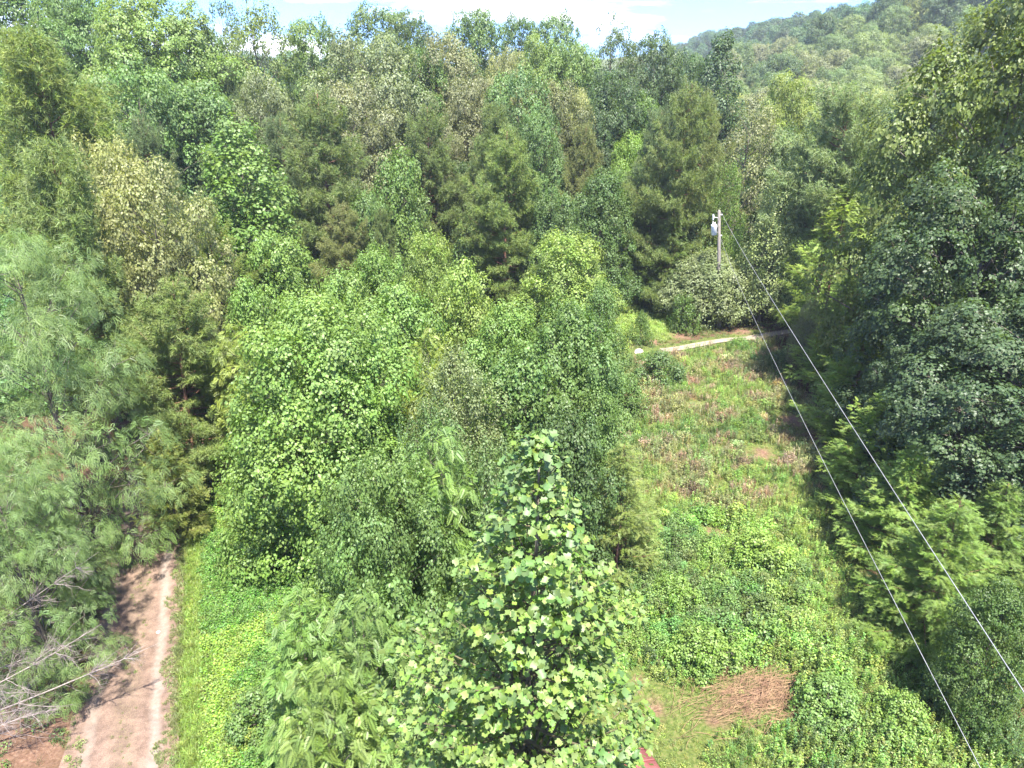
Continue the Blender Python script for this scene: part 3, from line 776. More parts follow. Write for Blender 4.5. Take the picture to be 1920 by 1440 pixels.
def pick(choices, probs, n): return RNG.choice(np.array(choices), size=n, p=np.array(probs) / np.sum(probs))
def tints(base, n, amt=.16):
    b = np.asarray(base, float)
    if b.ndim == 1: b = np.repeat(b[None], n, 0)
    return np.clip(b * (1 + RNG.normal(0, amt, (n, 1))) * (1 + RNG.normal(0, amt * .4, (n, 3))), .005, .6)

# ---- verge of short grass, vine carpet, field weeds, forest floor
P_, I_, S_, T_ = [], [], [], []
def emit(store, x, y, idx, scl, tint, dz=0.0):
    store.append((np.stack([x, y, ground(x, y) + dz], 1), idx, scl, tint))
def flush(store, name, coll, label, tilt=.15):
    gn_scatter(name, np.concatenate([s[0] for s in store]), np.concatenate([s[1] for s in store]), np.concatenate([s[2] for s in store]), np.concatenate([s[3] for s in store]), coll, label, tilt)

LIME = (.20, .30, .045); GRASS = (.15, .225, .035); WEED = (.12, .215, .04); DEEP = (.065, .14, .032); STRAW = (.34, .25, .11); OLIVE = (.15, .17, .06)
# grass verge along the road
x, y, z, px, py = sample(60000, -16, 0, 8, 50)
d = line_dist(ROAD, x, y); k = (d > 1.52) & (d < 2.75 + .35 * np.sin(y * 1.7) + .2 * np.sin(y * 4.1)) & (y < 50)
x, y, d = x[k], y[k], d[k]; n_ = len(x); st = []
emit(st, x, y, pick([G_SHORT, G_MID], [.85, .15], n_), RNG.uniform(.45, .8, n_), tints(np.where((d < 1.75)[:, None], (.15, .18, .05), (.17, .255, .035)), n_, .15))
x, y, z, px, py = sample(26000, -16, 0, 8, 50); d = line_dist(ROAD, x, y)
k = (np.abs(d - .05) < .34) & (RNG.random(len(x)) < .28 + .4 * patch(x, y, 1.1)); x, y = x[k], y[k]; n_ = len(x)
emit(st, x, y, np.full(n_, G_SHORT), RNG.uniform(.2, .42, n_), tints((.16, .19, .06), n_), .06)
x, y, z, px, py = sample(60000, -18, 0, 8, 50); d = line_dist(ROAD, x, y)
k = (np.abs(d) > 1.25 + .2 * np.sin(y * 2.7) * np.sin(y * .9)) & (np.abs(d) < 1.65) & (RNG.random(len(x)) < np.where(d > 0, .8, .3)); x, y = x[k], y[k]; n_ = len(x)
emit(st, x, y, pick([G_SHORT, LC2], [.8, .2], n_), RNG.uniform(.25, .55, n_), tints((.15, .19, .055), n_, .2), .05)
flush(st, "grass", PLANTS, "short bright green grass verge along the right edge of the gravel road")
# leafy vine carpet between verge and trees
st = []
x, y, z, px, py = sample(42000, -15, 4, 8, 52); d = line_dist(ROAD, x, y)
k = (d > 2.5) & (x < 1.5 + .03 * y) & (RNG.random(len(x)) < .8); x, y, d = x[k], y[k], d[k]; n_ = len(x)
pt = patch(x, y, .55, 1)
emit(st, x, y, pick([LC1, LC2, UW3, G_MID], [.5, .38, .08, .04], n_), RNG.uniform(.55, 1.0, n_), tints(np.where((pt > .05)[:, None], (.165, .265, .04), (.10, .205, .035)), n_, .18))
flush(st, "vine_carpet", PLANTS, "bright leafy vines carpeting the bank between the road and the trees")
# left of the road: sparse weeds on red litter
st = []
x, y, z, px, py = sample(9000, -34, -6, 8, 58); d = line_dist(ROAD, x, y)
k = (d < -1.7) & (RNG.random(len(x)) < .30 + .55 * patch(x, y, .6, 4)); x, y = x[k], y[k]; n_ = len(x)
emit(st, x, y, pick([LC1, LC2, UW1, G_MID, DRY], [.3, .3, .1, .2, .1], n_), RNG.uniform(.3, .8, n_), tints((.09, .15, .035), n_, .2))
flush(st, "weeds", PLANTS, "sparse weeds over red leaf litter left of the gravel road")
# the overgrown clearing
st = []
x, y, z, px, py = sample(46000, 0, 40, 8, 56); cl, lw, lt, _ = zones(x, y); dd = line_dist(DRIVE, x, y)
k = (np.abs(dd) > .75) & (dd > -.2) & (py > 625); x, y, cl, px, py, lt = x[k], y[k], cl[k], px[k], py[k], lt[k]
r = RNG.random(len(x)); straw = np.hypot((px - 1405) / 105, (py - 1315) / 50) < 1
k = (r > cl * (.72 + .8 * patch(x, y, 2.3, 5))) & ~(straw & (r < .62)) & (RNG.random(len(x)) < 1 - .75 * (lt > .5)); x, y, px, py, cl = x[k], y[k], px[k], py[k], cl[k]; n_ = len(x)
pa, pb, pc_ = patch(x, y, .45, 2), patch(x, y, .8, 6), patch(x, y, 1.9, 9)
thin = (px < 1330) & (py > 1290)                                    # short yellow-green cover at the bottom
dense = (np.hypot((px - 1290) / 230, (py - 1120) / 160) < 1) & ~thin
lower = (py > 1190) & (px > 1480)
far = py < 960
idx = pick([LC1, LC2, UW1, UW3, G_MID, FEA, DRY, G_TALL], [.16, .22, .16, .18, .10, .09, .03, .06], n_)
idx = np.where(dense, pick([LC2, UW3, BU1, BU2, UW1], [.36, .32, .09, .06, .17], n_), idx)
idx = np.where(lower, pick([UW1, UW2, UW3, LC2, FEA, BU1], [.30, .22, .2, .15, .08, .05], n_), idx)
idx = np.where(far & ~dense, pick([G_TALL, G_MID, UW1, UW3, LC2, DRY, FEA, BU1, UW2], [.20, .14, .13, .14, .08, .11, .12, .03, .05], n_), idx)
idx = np.where(thin, pick([G_SHORT, LC2, G_MID, LC1, DRY], [.34, .3, .2, .12, .04], n_), idx)
idx = np.where(cl > .45, pick([G_SHORT, LC2, DRY, G_MID], [.35, .3, .2, .15], n_), idx)
scl = .88 * RNG.uniform(.5, 1.0, n_) * np.where(thin | (cl > .45), .55, 1.0) * np.where(dense, 1.15, 1) * np.where(lower, 1.1, 1) * (1 + .35 * pb)
pa = pa + RNG.normal(0, .22, n_); pb = pb + RNG.normal(0, .18, n_); pc_ = pc_ + RNG.normal(0, .15, n_)
tn = np.where((pa > .12)[:, None], (.175, .26, .05), np.where((pa < -.3)[:, None], (.095, .165, .042), (.135, .225, .042)))
tn = np.where((far & (pb > .1))[:, None], (.21, .23, .085), tn)
tn = np.where((far & (pc_ > .35))[:, None], (.26, .21, .12), tn)
tn = np.where(thin[:, None], (.20, .245, .055), tn)
tn = np.where((idx == DRY)[:, None], STRAW, tn)
emit(st, x, y, idx, scl, tints(tn, n_, .26))
flush(st, "undergrowth", PLANTS, "tangled weeds, tall grass and brambles filling the sloping clearing")
# clearing beyond the track and lawn
st = []
x, y, z, px, py = sample(80000, -5, 60, 46, 100); cl, lw, lt, _ = zones(x, y); dd = line_dist(DRIVE, x, y)
k = (dd < -.8) & ((lw > .25) | ((py > 560) & (py < 665))) & (RNG.random(len(x)) < .72 - .6 * cl); x, y, lw, px, py, cl = x[k], y[k], lw[k], px[k], py[k], cl[k]; n_ = len(x)
emit(st, x, y, pick([G_SHORT, G_MID, LC2], [.6, .25, .15], n_), RNG.uniform(.45, 1.0, n_) * np.where(px < 1260, 1.1, .7), tints(np.where((lw > .3)[:, None], (.21, .29, .06), (.14, .175, .05)), n_, .15))
flush(st, "lawn_grass", PLANTS, "sunlit mown grass beyond the pale track around the round trees")
# woodland floor
st = []
x, y, z, px, py = sample(16000, -110, 110, 40, 135); cl, lw, lt, dr = zones(x, y)
k = ((y > 60) | (x < -14) | (x > 17 + .1 * y)) & (lw < .15) & (np.abs(dr) > 4) & ((y > 66) | (x < -12) | (x > 22)) & (py < 900) & ~((px > 1120) & (px < 1560) & (py > 415)); x, y = x[k], y[k]; n_ = len(x)
emit(st, x, y, pick([BU1, BU2], [.5, .5], n_), RNG.uniform(1.2, 3.0, n_), tints(np.where((patch(x, y, .25, 3) > .1)[:, None], (.10, .18, .045), (.06, .13, .035)), n_, .2))
x, y, z, px, py = sample(15000, 0, 190, 104, 245); n_ = len(x)
emit(st, x, y, pick([BU1, BU2], [.5, .5], n_), RNG.uniform(2.6, 5.0, n_), tints((.12, .18, .07), n_, .2))
flush(st, "underwood", PLANTS, "dark leafy underwood filling the floor of the forest")

# straw heap of flattened stalks
mb = MB(); c0 = on_ground(1415, 1312); g_ = np.random.default_rng(5)
for k in range(620):
    a = g_.normal(.55, .6) + (math.pi if g_.random() < .2 else 0); L = g_.uniform(.5, 1.5)
    b = c0[:2] + np.array([g_.normal(0, 1.2), g_.normal(0, .7)]); z0 = float(ground(*b)) + .05 + .18 * g_.random()
    dv = np.array([math.cos(a), math.sin(a) * .8, 0])
    p0 = np.array([b[0], b[1], z0]); tube(mb, bez(p0, p0 + dv * L * .5 + UP * .16 * g_.random() + np.array([-dv[1], dv[0], 0]) * g_.normal(0, .34), p0 + dv * L - UP * .06, 5), [.006, .007, .006, .005, .003], 3)
M_STRAW = noise_mat("dry_stalks", [(.3, (.14, .07, .038)), (.7, (.29, .185, .10))], 3, bump=.1)
o = bpy.data.objects.new("dead_stalks", mb.mesh("dead_stalks", M_STRAW)); COL.objects.link(o); o['kind'] = 'stuff'; o['label'] = 'heap of flattened tan dead stalks on bare red soil'; o['category'] = 'dead stalks'

# rocks beside the road bend
M_ROCK = noise_mat("pink_rock", [(.3, (.26, .19, .16)), (.7, (.50, .42, .38))], 4, bump=.6)
def rock(px, py, s, label, seed):
    r = np.random.default_rng(seed); P = on_ground(px, py); me = bpy.data.meshes.new("rock")
    import bmesh
    bm = bmesh.new(); bmesh.ops.create_icosphere(bm, subdivisions=3, radius=1)
    ph = r.random(6) * 6
    for v in bm.verts:
        c = v.co; f = 1 + .18 * math.sin(3 * c.x + ph[0]) * math.sin(2.5 * c.y + ph[1]) + .12 * math.sin(5 * c.z + ph[2] + 2 * c.x)
        q = c * f; q = Vector([round(a * 2.2 + r.normal(0, .05)) / 2.2 * .35 + a * .65 for a in q]); v.co = Vector((q.x * s, q.y * s * .8, q.z * s * .55))
    bm.to_mesh(me); bm.free(); me.materials.append(M_ROCK)
    o = bpy.data.objects.new("rock", me); COL.objects.link(o); o.location = (P[0], P[1], P[2] + s * .2); o.rotation_euler = (0, 0, r.random() * 6)
    o['label'] = label; o['category'] = 'rock'
rock(382, 772, .55, 'reddish boulder lying at the bend of the gravel road', 2)
rock(413, 748, .62, 'pale boulder just beyond the reddish one at the road bend', 5)
rock(1197, 660, .35, 'small white stone at the left end of the pale track', 8)
rock(297, 1186, .09, 'small dark stone in the pale right wheel track', 12)
rock(320, 1179, .07, 'tiny stone at the grassy edge of the gravel road', 13)

# ------------------------------------------------------------------ utility pole, transformer, wires
PX, PY = 16.55, 57.0
gz = float(ground(PX, PY))
LEAN = .115
pole = empty("utility_pole", (PX + math.tan(LEAN) * (9.6 - gz), PY, gz), "weathered grey wooden utility pole with transformer behind round silvery tree", "utility pole")
pole.rotation_euler = (0, -LEAN, 0)
def tubeobj(name, pts, rad, sides, mat, parent, smooth=True):
    mb = MB(); tube(mb, pts, rad, sides); return part(name, mb.mesh(name, mat, smooth), parent)
M_STEEL = noise_mat("galvanised_steel", [(.3, (.30, .31, .32)), (.7, (.45, .46, .47))], 20, rough=.45, bump=.05)
M_WHITE = noise_mat("white_transformer_paint", [(.3, (.70, .72, .74)), (.7, (.80, .82, .83))], 6, rough=.4, bump=.03)
M_PORC = noise_mat("porcelain", [(.3, (.45, .44, .42)), (.7, (.6, .6, .58))], 6, rough=.25, bump=.02)
H0 = 9.75 - gz
tubeobj("mast", [(0, 0, -.5), (0, 0, H0 * .5), (0, 0, H0)], [.17, .145, .115], 14, M_POLEWOOD, pole)
tk = part("transformer", (lambda mb: (tube(mb, [(-.42, -.05, 7.98), (-.42, -.05, 8.0), (-.42, -.05, 8.72), (-.42, -.05, 8.76), (-.42, -.05, 8.80)], [.20, .235, .235, .25, .20], 20), mb.mesh("transformer", M_WHITE, True))[1])(MB()), pole)
tubeobj("bushing", [(-.50, -.05, 8.80), (-.50, -.05, 8.95), (-.50, -.05, 9.12)], [.05, .04, .02], 8, M_PORC, tk)
tubeobj("bushing", [(-.33, -.05, 8.80), (-.33, -.05, 8.92), (-.33, -.05, 9.02)], [.04, .035, .02], 8, M_PORC, tk)
for zz_ in (8.15, 8.6): tubeobj("bracket", [(-.22, 0, zz_), (-.08, 0, zz_)], [.035, .035], 6, M_STEEL, pole)
tubeobj("cutout_arm", [(-.05, 0, 9.30), (-.50, -.05, 9.42)], [.03, .03], 6, M_STEEL, pole)
tubeobj("cutout", [(-.50, -.05, 9.20), (-.47, -.05, 9.4), (-.47, -.05, 9.62)], [.045, .07, .045], 10, M_WHITE, pole)
tubeobj("insulator", [(.13, -.02, 9.52), (.22, -.04, 9.54)], [.07, .05], 10, M_PORC, pole)
tubeobj("insulator", [(.12, -.02, 7.85), (.20, -.04, 7.86)], [.06, .05], 10, M_PORC, pole)
tubeobj("ground_rod_wire", [(.10, -.12, 7.8), (.12, -.13, 4), (.14, -.15, .1)], [.008, .008, .008], 4, M_STEEL, pole)
M_WIRE = noise_mat("bright_aluminium_wire", [(.3, (.20, .20, .20)), (.7, (.28, .28, .275))], 2, rough=.35, bump=0)
def wire(ys, zs, label, r, z_end):
    f = np.polyfit(ys + [-40], zs + [z_end], 2)
    yy = np.linspace(PY, -40, 90); zz = np.polyval(f, yy); zz += (zs[0] - zz[0]) * np.exp(-(PY - yy) / 6)
    xx = 8.72 + .1365 * yy + (PX + .2 - 8.72 - .1365 * PY) * np.exp(-(PY - yy) / 8)
    mb = MB(); tube(mb, np.stack([xx, yy, zz], 1), r, 6)
    o = bpy.data.objects.new("power_line", mb.mesh("power_line", M_WIRE, True)); COL.objects.link(o); o['label'] = label; o['category'] = 'power line'
wire([57, 35, 29, 17, 10], [9.54, 9.08, 8.97, 8.77, 8.72], "upper bright power line running from the pole top towards the camera", .0105, 9.4)
wire([57, 37.7, 20.2, 10.5], [7.88, 6.79, 6.19, 6.18], "lower thin power line leaving the pole below the transformer", .008, 8.2)

# ------------------------------------------------------------------ red roofed shed, only its far corner in view
ZR = 2.55; A = at_height(1211, 1402, ZR); B = at_height(1252, 1462, ZR)
e1 = unit((B - A)[None])[0]; e2 = np.array([e1[1], -e1[0], 0]);  e2 = e2 if e2[0] < 0 else -e2
M_REDROOF = noise_mat("faded_red_metal", [(.3, (.26, .075, .06)), (.6, (.36, .13, .11)), (.8, (.42, .22, .19))], 2.5, rough=.5, bump=.1)
M_PLANK = noise_mat("grey_planks", [(.3, (.12, .09, .07)), (.7, (.28, .23, .19))], 5, stretch=(6, 6, .6), bump=.4)
shed = empty("shed", (A[0], A[1], float(ground(A[0], A[1]))), "shed with faded red metal roof mostly hidden under the nearest tree", "shed")
rz = math.atan2(e1[1], e1[0]); shed.rotation_euler = (0, 0, rz)
s2 = 1 if (-math.sin(rz) * e2[0] + math.cos(rz) * e2[1]) > 0 else -1
def boxmb(mb, x0, x1, y0, y1, z0, z1, z0b=None, z1b=None):
    z0b = z0 if z0b is None else z0b; z1b = z1 if z1b is None else z1b
    v = [(x0, y0, z0), (x1, y0, z0), (x1, y1, z0b), (x0, y1, z0b), (x0, y0, z1), (x1, y0, z1), (x1, y1, z1b), (x0, y1, z1b)]
    q = [(0, 3, 2, 1), (4, 5, 6, 7), (0, 1, 5, 4), (1, 2, 6, 5), (2, 3, 7, 6), (3, 0, 4, 7)]
    mb.add(v, [t for a, b, c, d in q for t in ((a, b, c), (a, c, d))])
gzs = shed.location.z; W, Lg = 2.6, 3.2
mb = MB(); boxmb(mb, 0, Lg, 0, s2 * W * .5, ZR - gzs, ZR - gzs + .03, ZR - gzs + .45, ZR - gzs + .48)
boxmb(mb, 0, Lg, s2 * W * .5, s2 * W, ZR - gzs + .45, ZR - gzs + .48, ZR - gzs, ZR - gzs + .03)
for q in range(9): boxmb(mb, .02 + q * .39, .05 + q * .39, 0, s2 * W * .5, ZR - gzs + .031, ZR - gzs + .055, ZR - gzs + .481, ZR - gzs + .505)
part("roof", mb.mesh("roof", M_REDROOF), shed)
for q in range(12):
    mb = MB(); x0 = .18 + q * .235; boxmb(mb, x0, x0 + .225, s2 * .15, s2 * .18, -.1, ZR - gzs - .01); part("plank", mb.mesh("plank", M_PLANK), shed)
for q in range(9):
    mb = MB(); y0 = .2 + q * .25; boxmb(mb, .15, .18, s2 * y0, s2 * (y0 + .24), -.1, ZR - gzs - .02); part("plank", mb.mesh("plank", M_PLANK), shed)
    part("plank", mb.mesh("plank", M_PLANK), shed).location.x = Lg - .4

# ------------------------------------------------------------------ nearest tree: young tulip tree with separate leaves
def tulip():
    g = np.random.default_rng(21)
    top, t = at_dist(1003, 812, 6.6)
    X, Y, ZT = top; gz = float(ground(X, Y))
    root = empty("tulip_tree", (X, Y, gz), "young tulip tree nearest the camera, large lobed leaves and pale new tip leaves", "tree")
    Ht = ZT - gz
    S = np.array([0, .35, .8, 1.4, 2.2, 3.0, 4.0, 5.5, 7.5, 10, 12.5]); Rr = np.array([.06, .22, .46, .76, 1.12, 1.40, 1.55, 1.72, 1.85, 1.6, .6])
    mb = MB(); zz = np.linspace(-.3, Ht - .15, 14); wx = .05 * np.sin(zz * .9); wy = .05 * np.sin(zz * .7 + 1)
    tube(mb, np.stack([wx - wx[-1] * 0, wy, zz], 1), np.interp(zz, [0, Ht], [.13, .012]), 9)
    part("trunk", mb.mesh("trunk", M_BARK, True), root)
    P = []; Nn = []; D = []; Sz = []; Tone = []
    z = Ht - .05; k = 0
    wood = []
    while Ht - z < 12.3:
        s = Ht - z; a = k * 2.39996 + g.normal(0, .25); k += 1
        rr = np.interp(s, S, Rr) * g.uniform(.72, 1.12) * (1 + .16 * math.sin(3 * a + s * 1.3))
        dh = np.array([math.cos(a), math.sin(a), 0]); side = np.array([-dh[1], dh[0], 0])
        rise = rr * g.uniform(.55, .95)
        p0 = np.array([np.interp(z - rise * .6, zz, wx), np.interp(z - rise * .6, zz, wy), z - rise])
        tip = np.array([0, 0, z]) + dh * rr; mid = (p0 + tip) / 2 + dh * rr * .14 - UP * rise * .1
        pts = bez(p0, mid, tip, 7)
        r0 = .007 + .010 * rr
        if len(wood) < 290: wood.append(MB())
        tube(wood[-1], pts, np.linspace(r0, .003, 7), 5)
        nt = max(1, int(rr * 4.6))
        for q in range(nt + 1):
            u = .28 + .72 * q / nt if nt > 0 else 1
            f = u * 6; i0 = min(int(f), 5); pb = pts[i0] + (pts[i0 + 1] - pts[i0]) * (f - i0)
            sg = (-1) ** q
            tl = (.10 + .30 * rr * (1.05 - u)) * g.uniform(.6, 1.3)
            td = unit(side * sg * 1.0 + dh * .6 + UP * .5 + g.normal(0, .2, 3)); te = pb + td * tl
            if q == nt: te = tip; td = unit(dh + UP)
            else: tube(wood[-1], [pb, (pb + te) / 2 + UP * .01, te], [.004, .003, .002], 3)
            nl = g.integers(9, 16)
            for w in range(nl):
                b = w * 2.4 + g.random(); lx = unit(np.array([math.cos(b), math.sin(b), g.uniform(-.35, .45)]) + dh * .35)
                base = te - td * tl * g.uniform(0, .8) + lx * g.uniform(.03, .11) + g.normal(0, .03, 3)
                P.append(base); D.append(lx + UP * g.uniform(-.55, .1)); Nn.append(UP * g.uniform(.5, 1.2) + dh * .45 + g.normal(0, .42, 3))
                Sz.append(g.uniform(.055, .10) * (1 if s > .8 else .9)); Tone.append(s)
        z -= .028 if s > 1.2 else .04
    for w in wood: part("branch", w.mesh("branch", M_TWIG, True), root)
    P = np.array(P); Nn = np.array(Nn); D = np.array(D); Sz = np.array(Sz); Tone = np.array(Tone); N = len(P)
    T2 = (T_TULIP[0] * np.array([1, 1.0, 1.6]), T_TULIP[1])
    px, py, dep = project(P[:, 0] + X, P[:, 1] + Y, P[:, 2] + gz)
    radial = np.hypot(P[:, 0], P[:, 1]) / np.interp(Tone, S, Rr)
    front = (P[:, 1] < .25) | (Tone < 1.2)
    score = Sz / dep * (radial > .72) * front * (px > 0) * (px < 1920) * (py > 780) * (py < 1445) * (1 + .4 * (Tone < 1.2))
    own = np.argsort(-score)[:300]
    rest = np.ones(N, bool); rest[own] = False
    cm = MB(); scatter(cm, T_TULIP8, P[rest], Nn[rest], D[rest], Sz[rest], g.random((rest.sum(), 3)))
    part("foliage", cm.mesh("foliage", M_LEAF), root, (.105, .185, .052), 'stuff')
    variants = []
    for q in range(8):
        one = MB(); sh = T_TULIP[0].copy(); sh[:, 2] = sh[:, 2] * g.uniform(.8, 2.2) - sh[:, 0] ** 2 * g.uniform(0, .25); sh[:, 1] *= g.uniform(.9, 1.1)
        one.add(sh, T_TULIP[1], np.repeat(g.random((1, 3)) * .6 + .2, len(sh), 0)); variants.append(one.mesh("leaf", M_LEAF))
    for c, j in enumerate(own):
        o = part("leaf", variants[c % 8], root)
        zv = unit(Nn[j][None])[0]; xv = D[j] - zv * (D[j] @ zv); xv /= np.linalg.norm(xv); yv = np.cross(zv, xv)
        M = Matrix(((xv[0], yv[0], zv[0], P[j, 0]), (xv[1], yv[1], zv[1], P[j, 1]), (xv[2], yv[2], zv[2], P[j, 2]), (0, 0, 0, 1)))
        o.matrix_local = M @ Matrix.Scale(Sz[j] * 1.08, 4)
        u = g.random()
        if Tone[j] < .9: col = (.12, .20, .065) if u < .8 else (.15, .21, .09)
        elif u < .04: col = (.17, .22, .10)
        elif u < .14: col = (.13, .21, .045)
        else: col = tuple(np.array((.102, .182, .052)) * g.uniform(.75, 1.25))
        o.color = (*col, 1)
tulip()

# ------------------------------------------------------------------ dead bare tree leaning over the left edge of the road
def dead_tree():
    g = np.random.default_rng(3)
    base = on_ground(-260, 1420); gz = base[2]
    root = empty("dead_tree", tuple(base), "leafless grey dead tree sprawling over the left edge of the gravel road", "dead tree")
    def w(px, py, z): return at_height(px, py, z) - base
    def grow(mb, p, d, L, r, lev):
        n = 6 - lev; pts = [p]; q = p.copy(); dd = d.copy()
        for i in range(n):
            dd = unit((dd + g.normal(0, .13, 3) + np.array([0, 0, -.01]))[None])[0]; q = q + dd * L / n; pts.append(q.copy())
        tube(mb, pts, np.linspace(r, r * .3, n + 1), 5 if lev < 2 else 3)
        if lev >= 3: return
        for c in range([9, 6, 3][lev]):
            u = g.uniform(.2, 1); i = min(int(u * n), n - 1); pp = pts[i]
            nd = unit((dd + g.normal(0, .62, 3) * np.array([1, 1, .8]))[None])[0]
            grow(mb, pp, nd, L * g.uniform(.4, .7), r * .45, lev + 1)
    limbs = [((-260, 1420, .8), (-30, 1355, 2.0), (300, 1205, 2.6), .075), ((-230, 1380, 1.5), (-10, 1300, 3.0), (190, 1170, 4.0), .06),
             ((-200, 1300, 2.5), (-20, 1180, 4.5), (185, 1035, 5.5), .05), ((-180, 1330, 2), (-10, 1250, 3.2), (150, 1200, 3.6), .045), ((-150, 1440, 1), (0, 1345, 1.9), (110, 1330, 2.2), .045)]
    for a, b, c, r in limbs:
        mb = MB(); A_, B_, C_ = w(*a), w(*b), w(*c); A_[2] = max(A_[2], .2)
        pts = bez(A_, B_, C_, 10); tube(mb, pts, np.linspace(r * .6, r * .08, 10), 6)
        for q in range(24):
            u = g.uniform(.35, 1); f = u * 9; i0 = min(int(f), 8); p = pts[i0]; d = unit((pts[i0 + 1] - pts[i0])[None])[0]
            nd = unit((d + g.normal(0, .5, 3))[None])[0]; grow(mb, p, nd, np.linalg.norm(C_ - A_) * .2 * (1.35 - u) * g.uniform(.6, 1.4), r * .2, 1)
        part("branch", mb.mesh("branch", M_DEADWOOD), root)
    mb = MB(); tube(mb, [np.array([0, 0, -.3]), np.array([.1, .1, 1.0]), w(-225, 1375, 1.7)], [.17, .13, .09], 9); part("trunk", mb.mesh("trunk", M_DEADWOOD, True), root)
dead_tree()

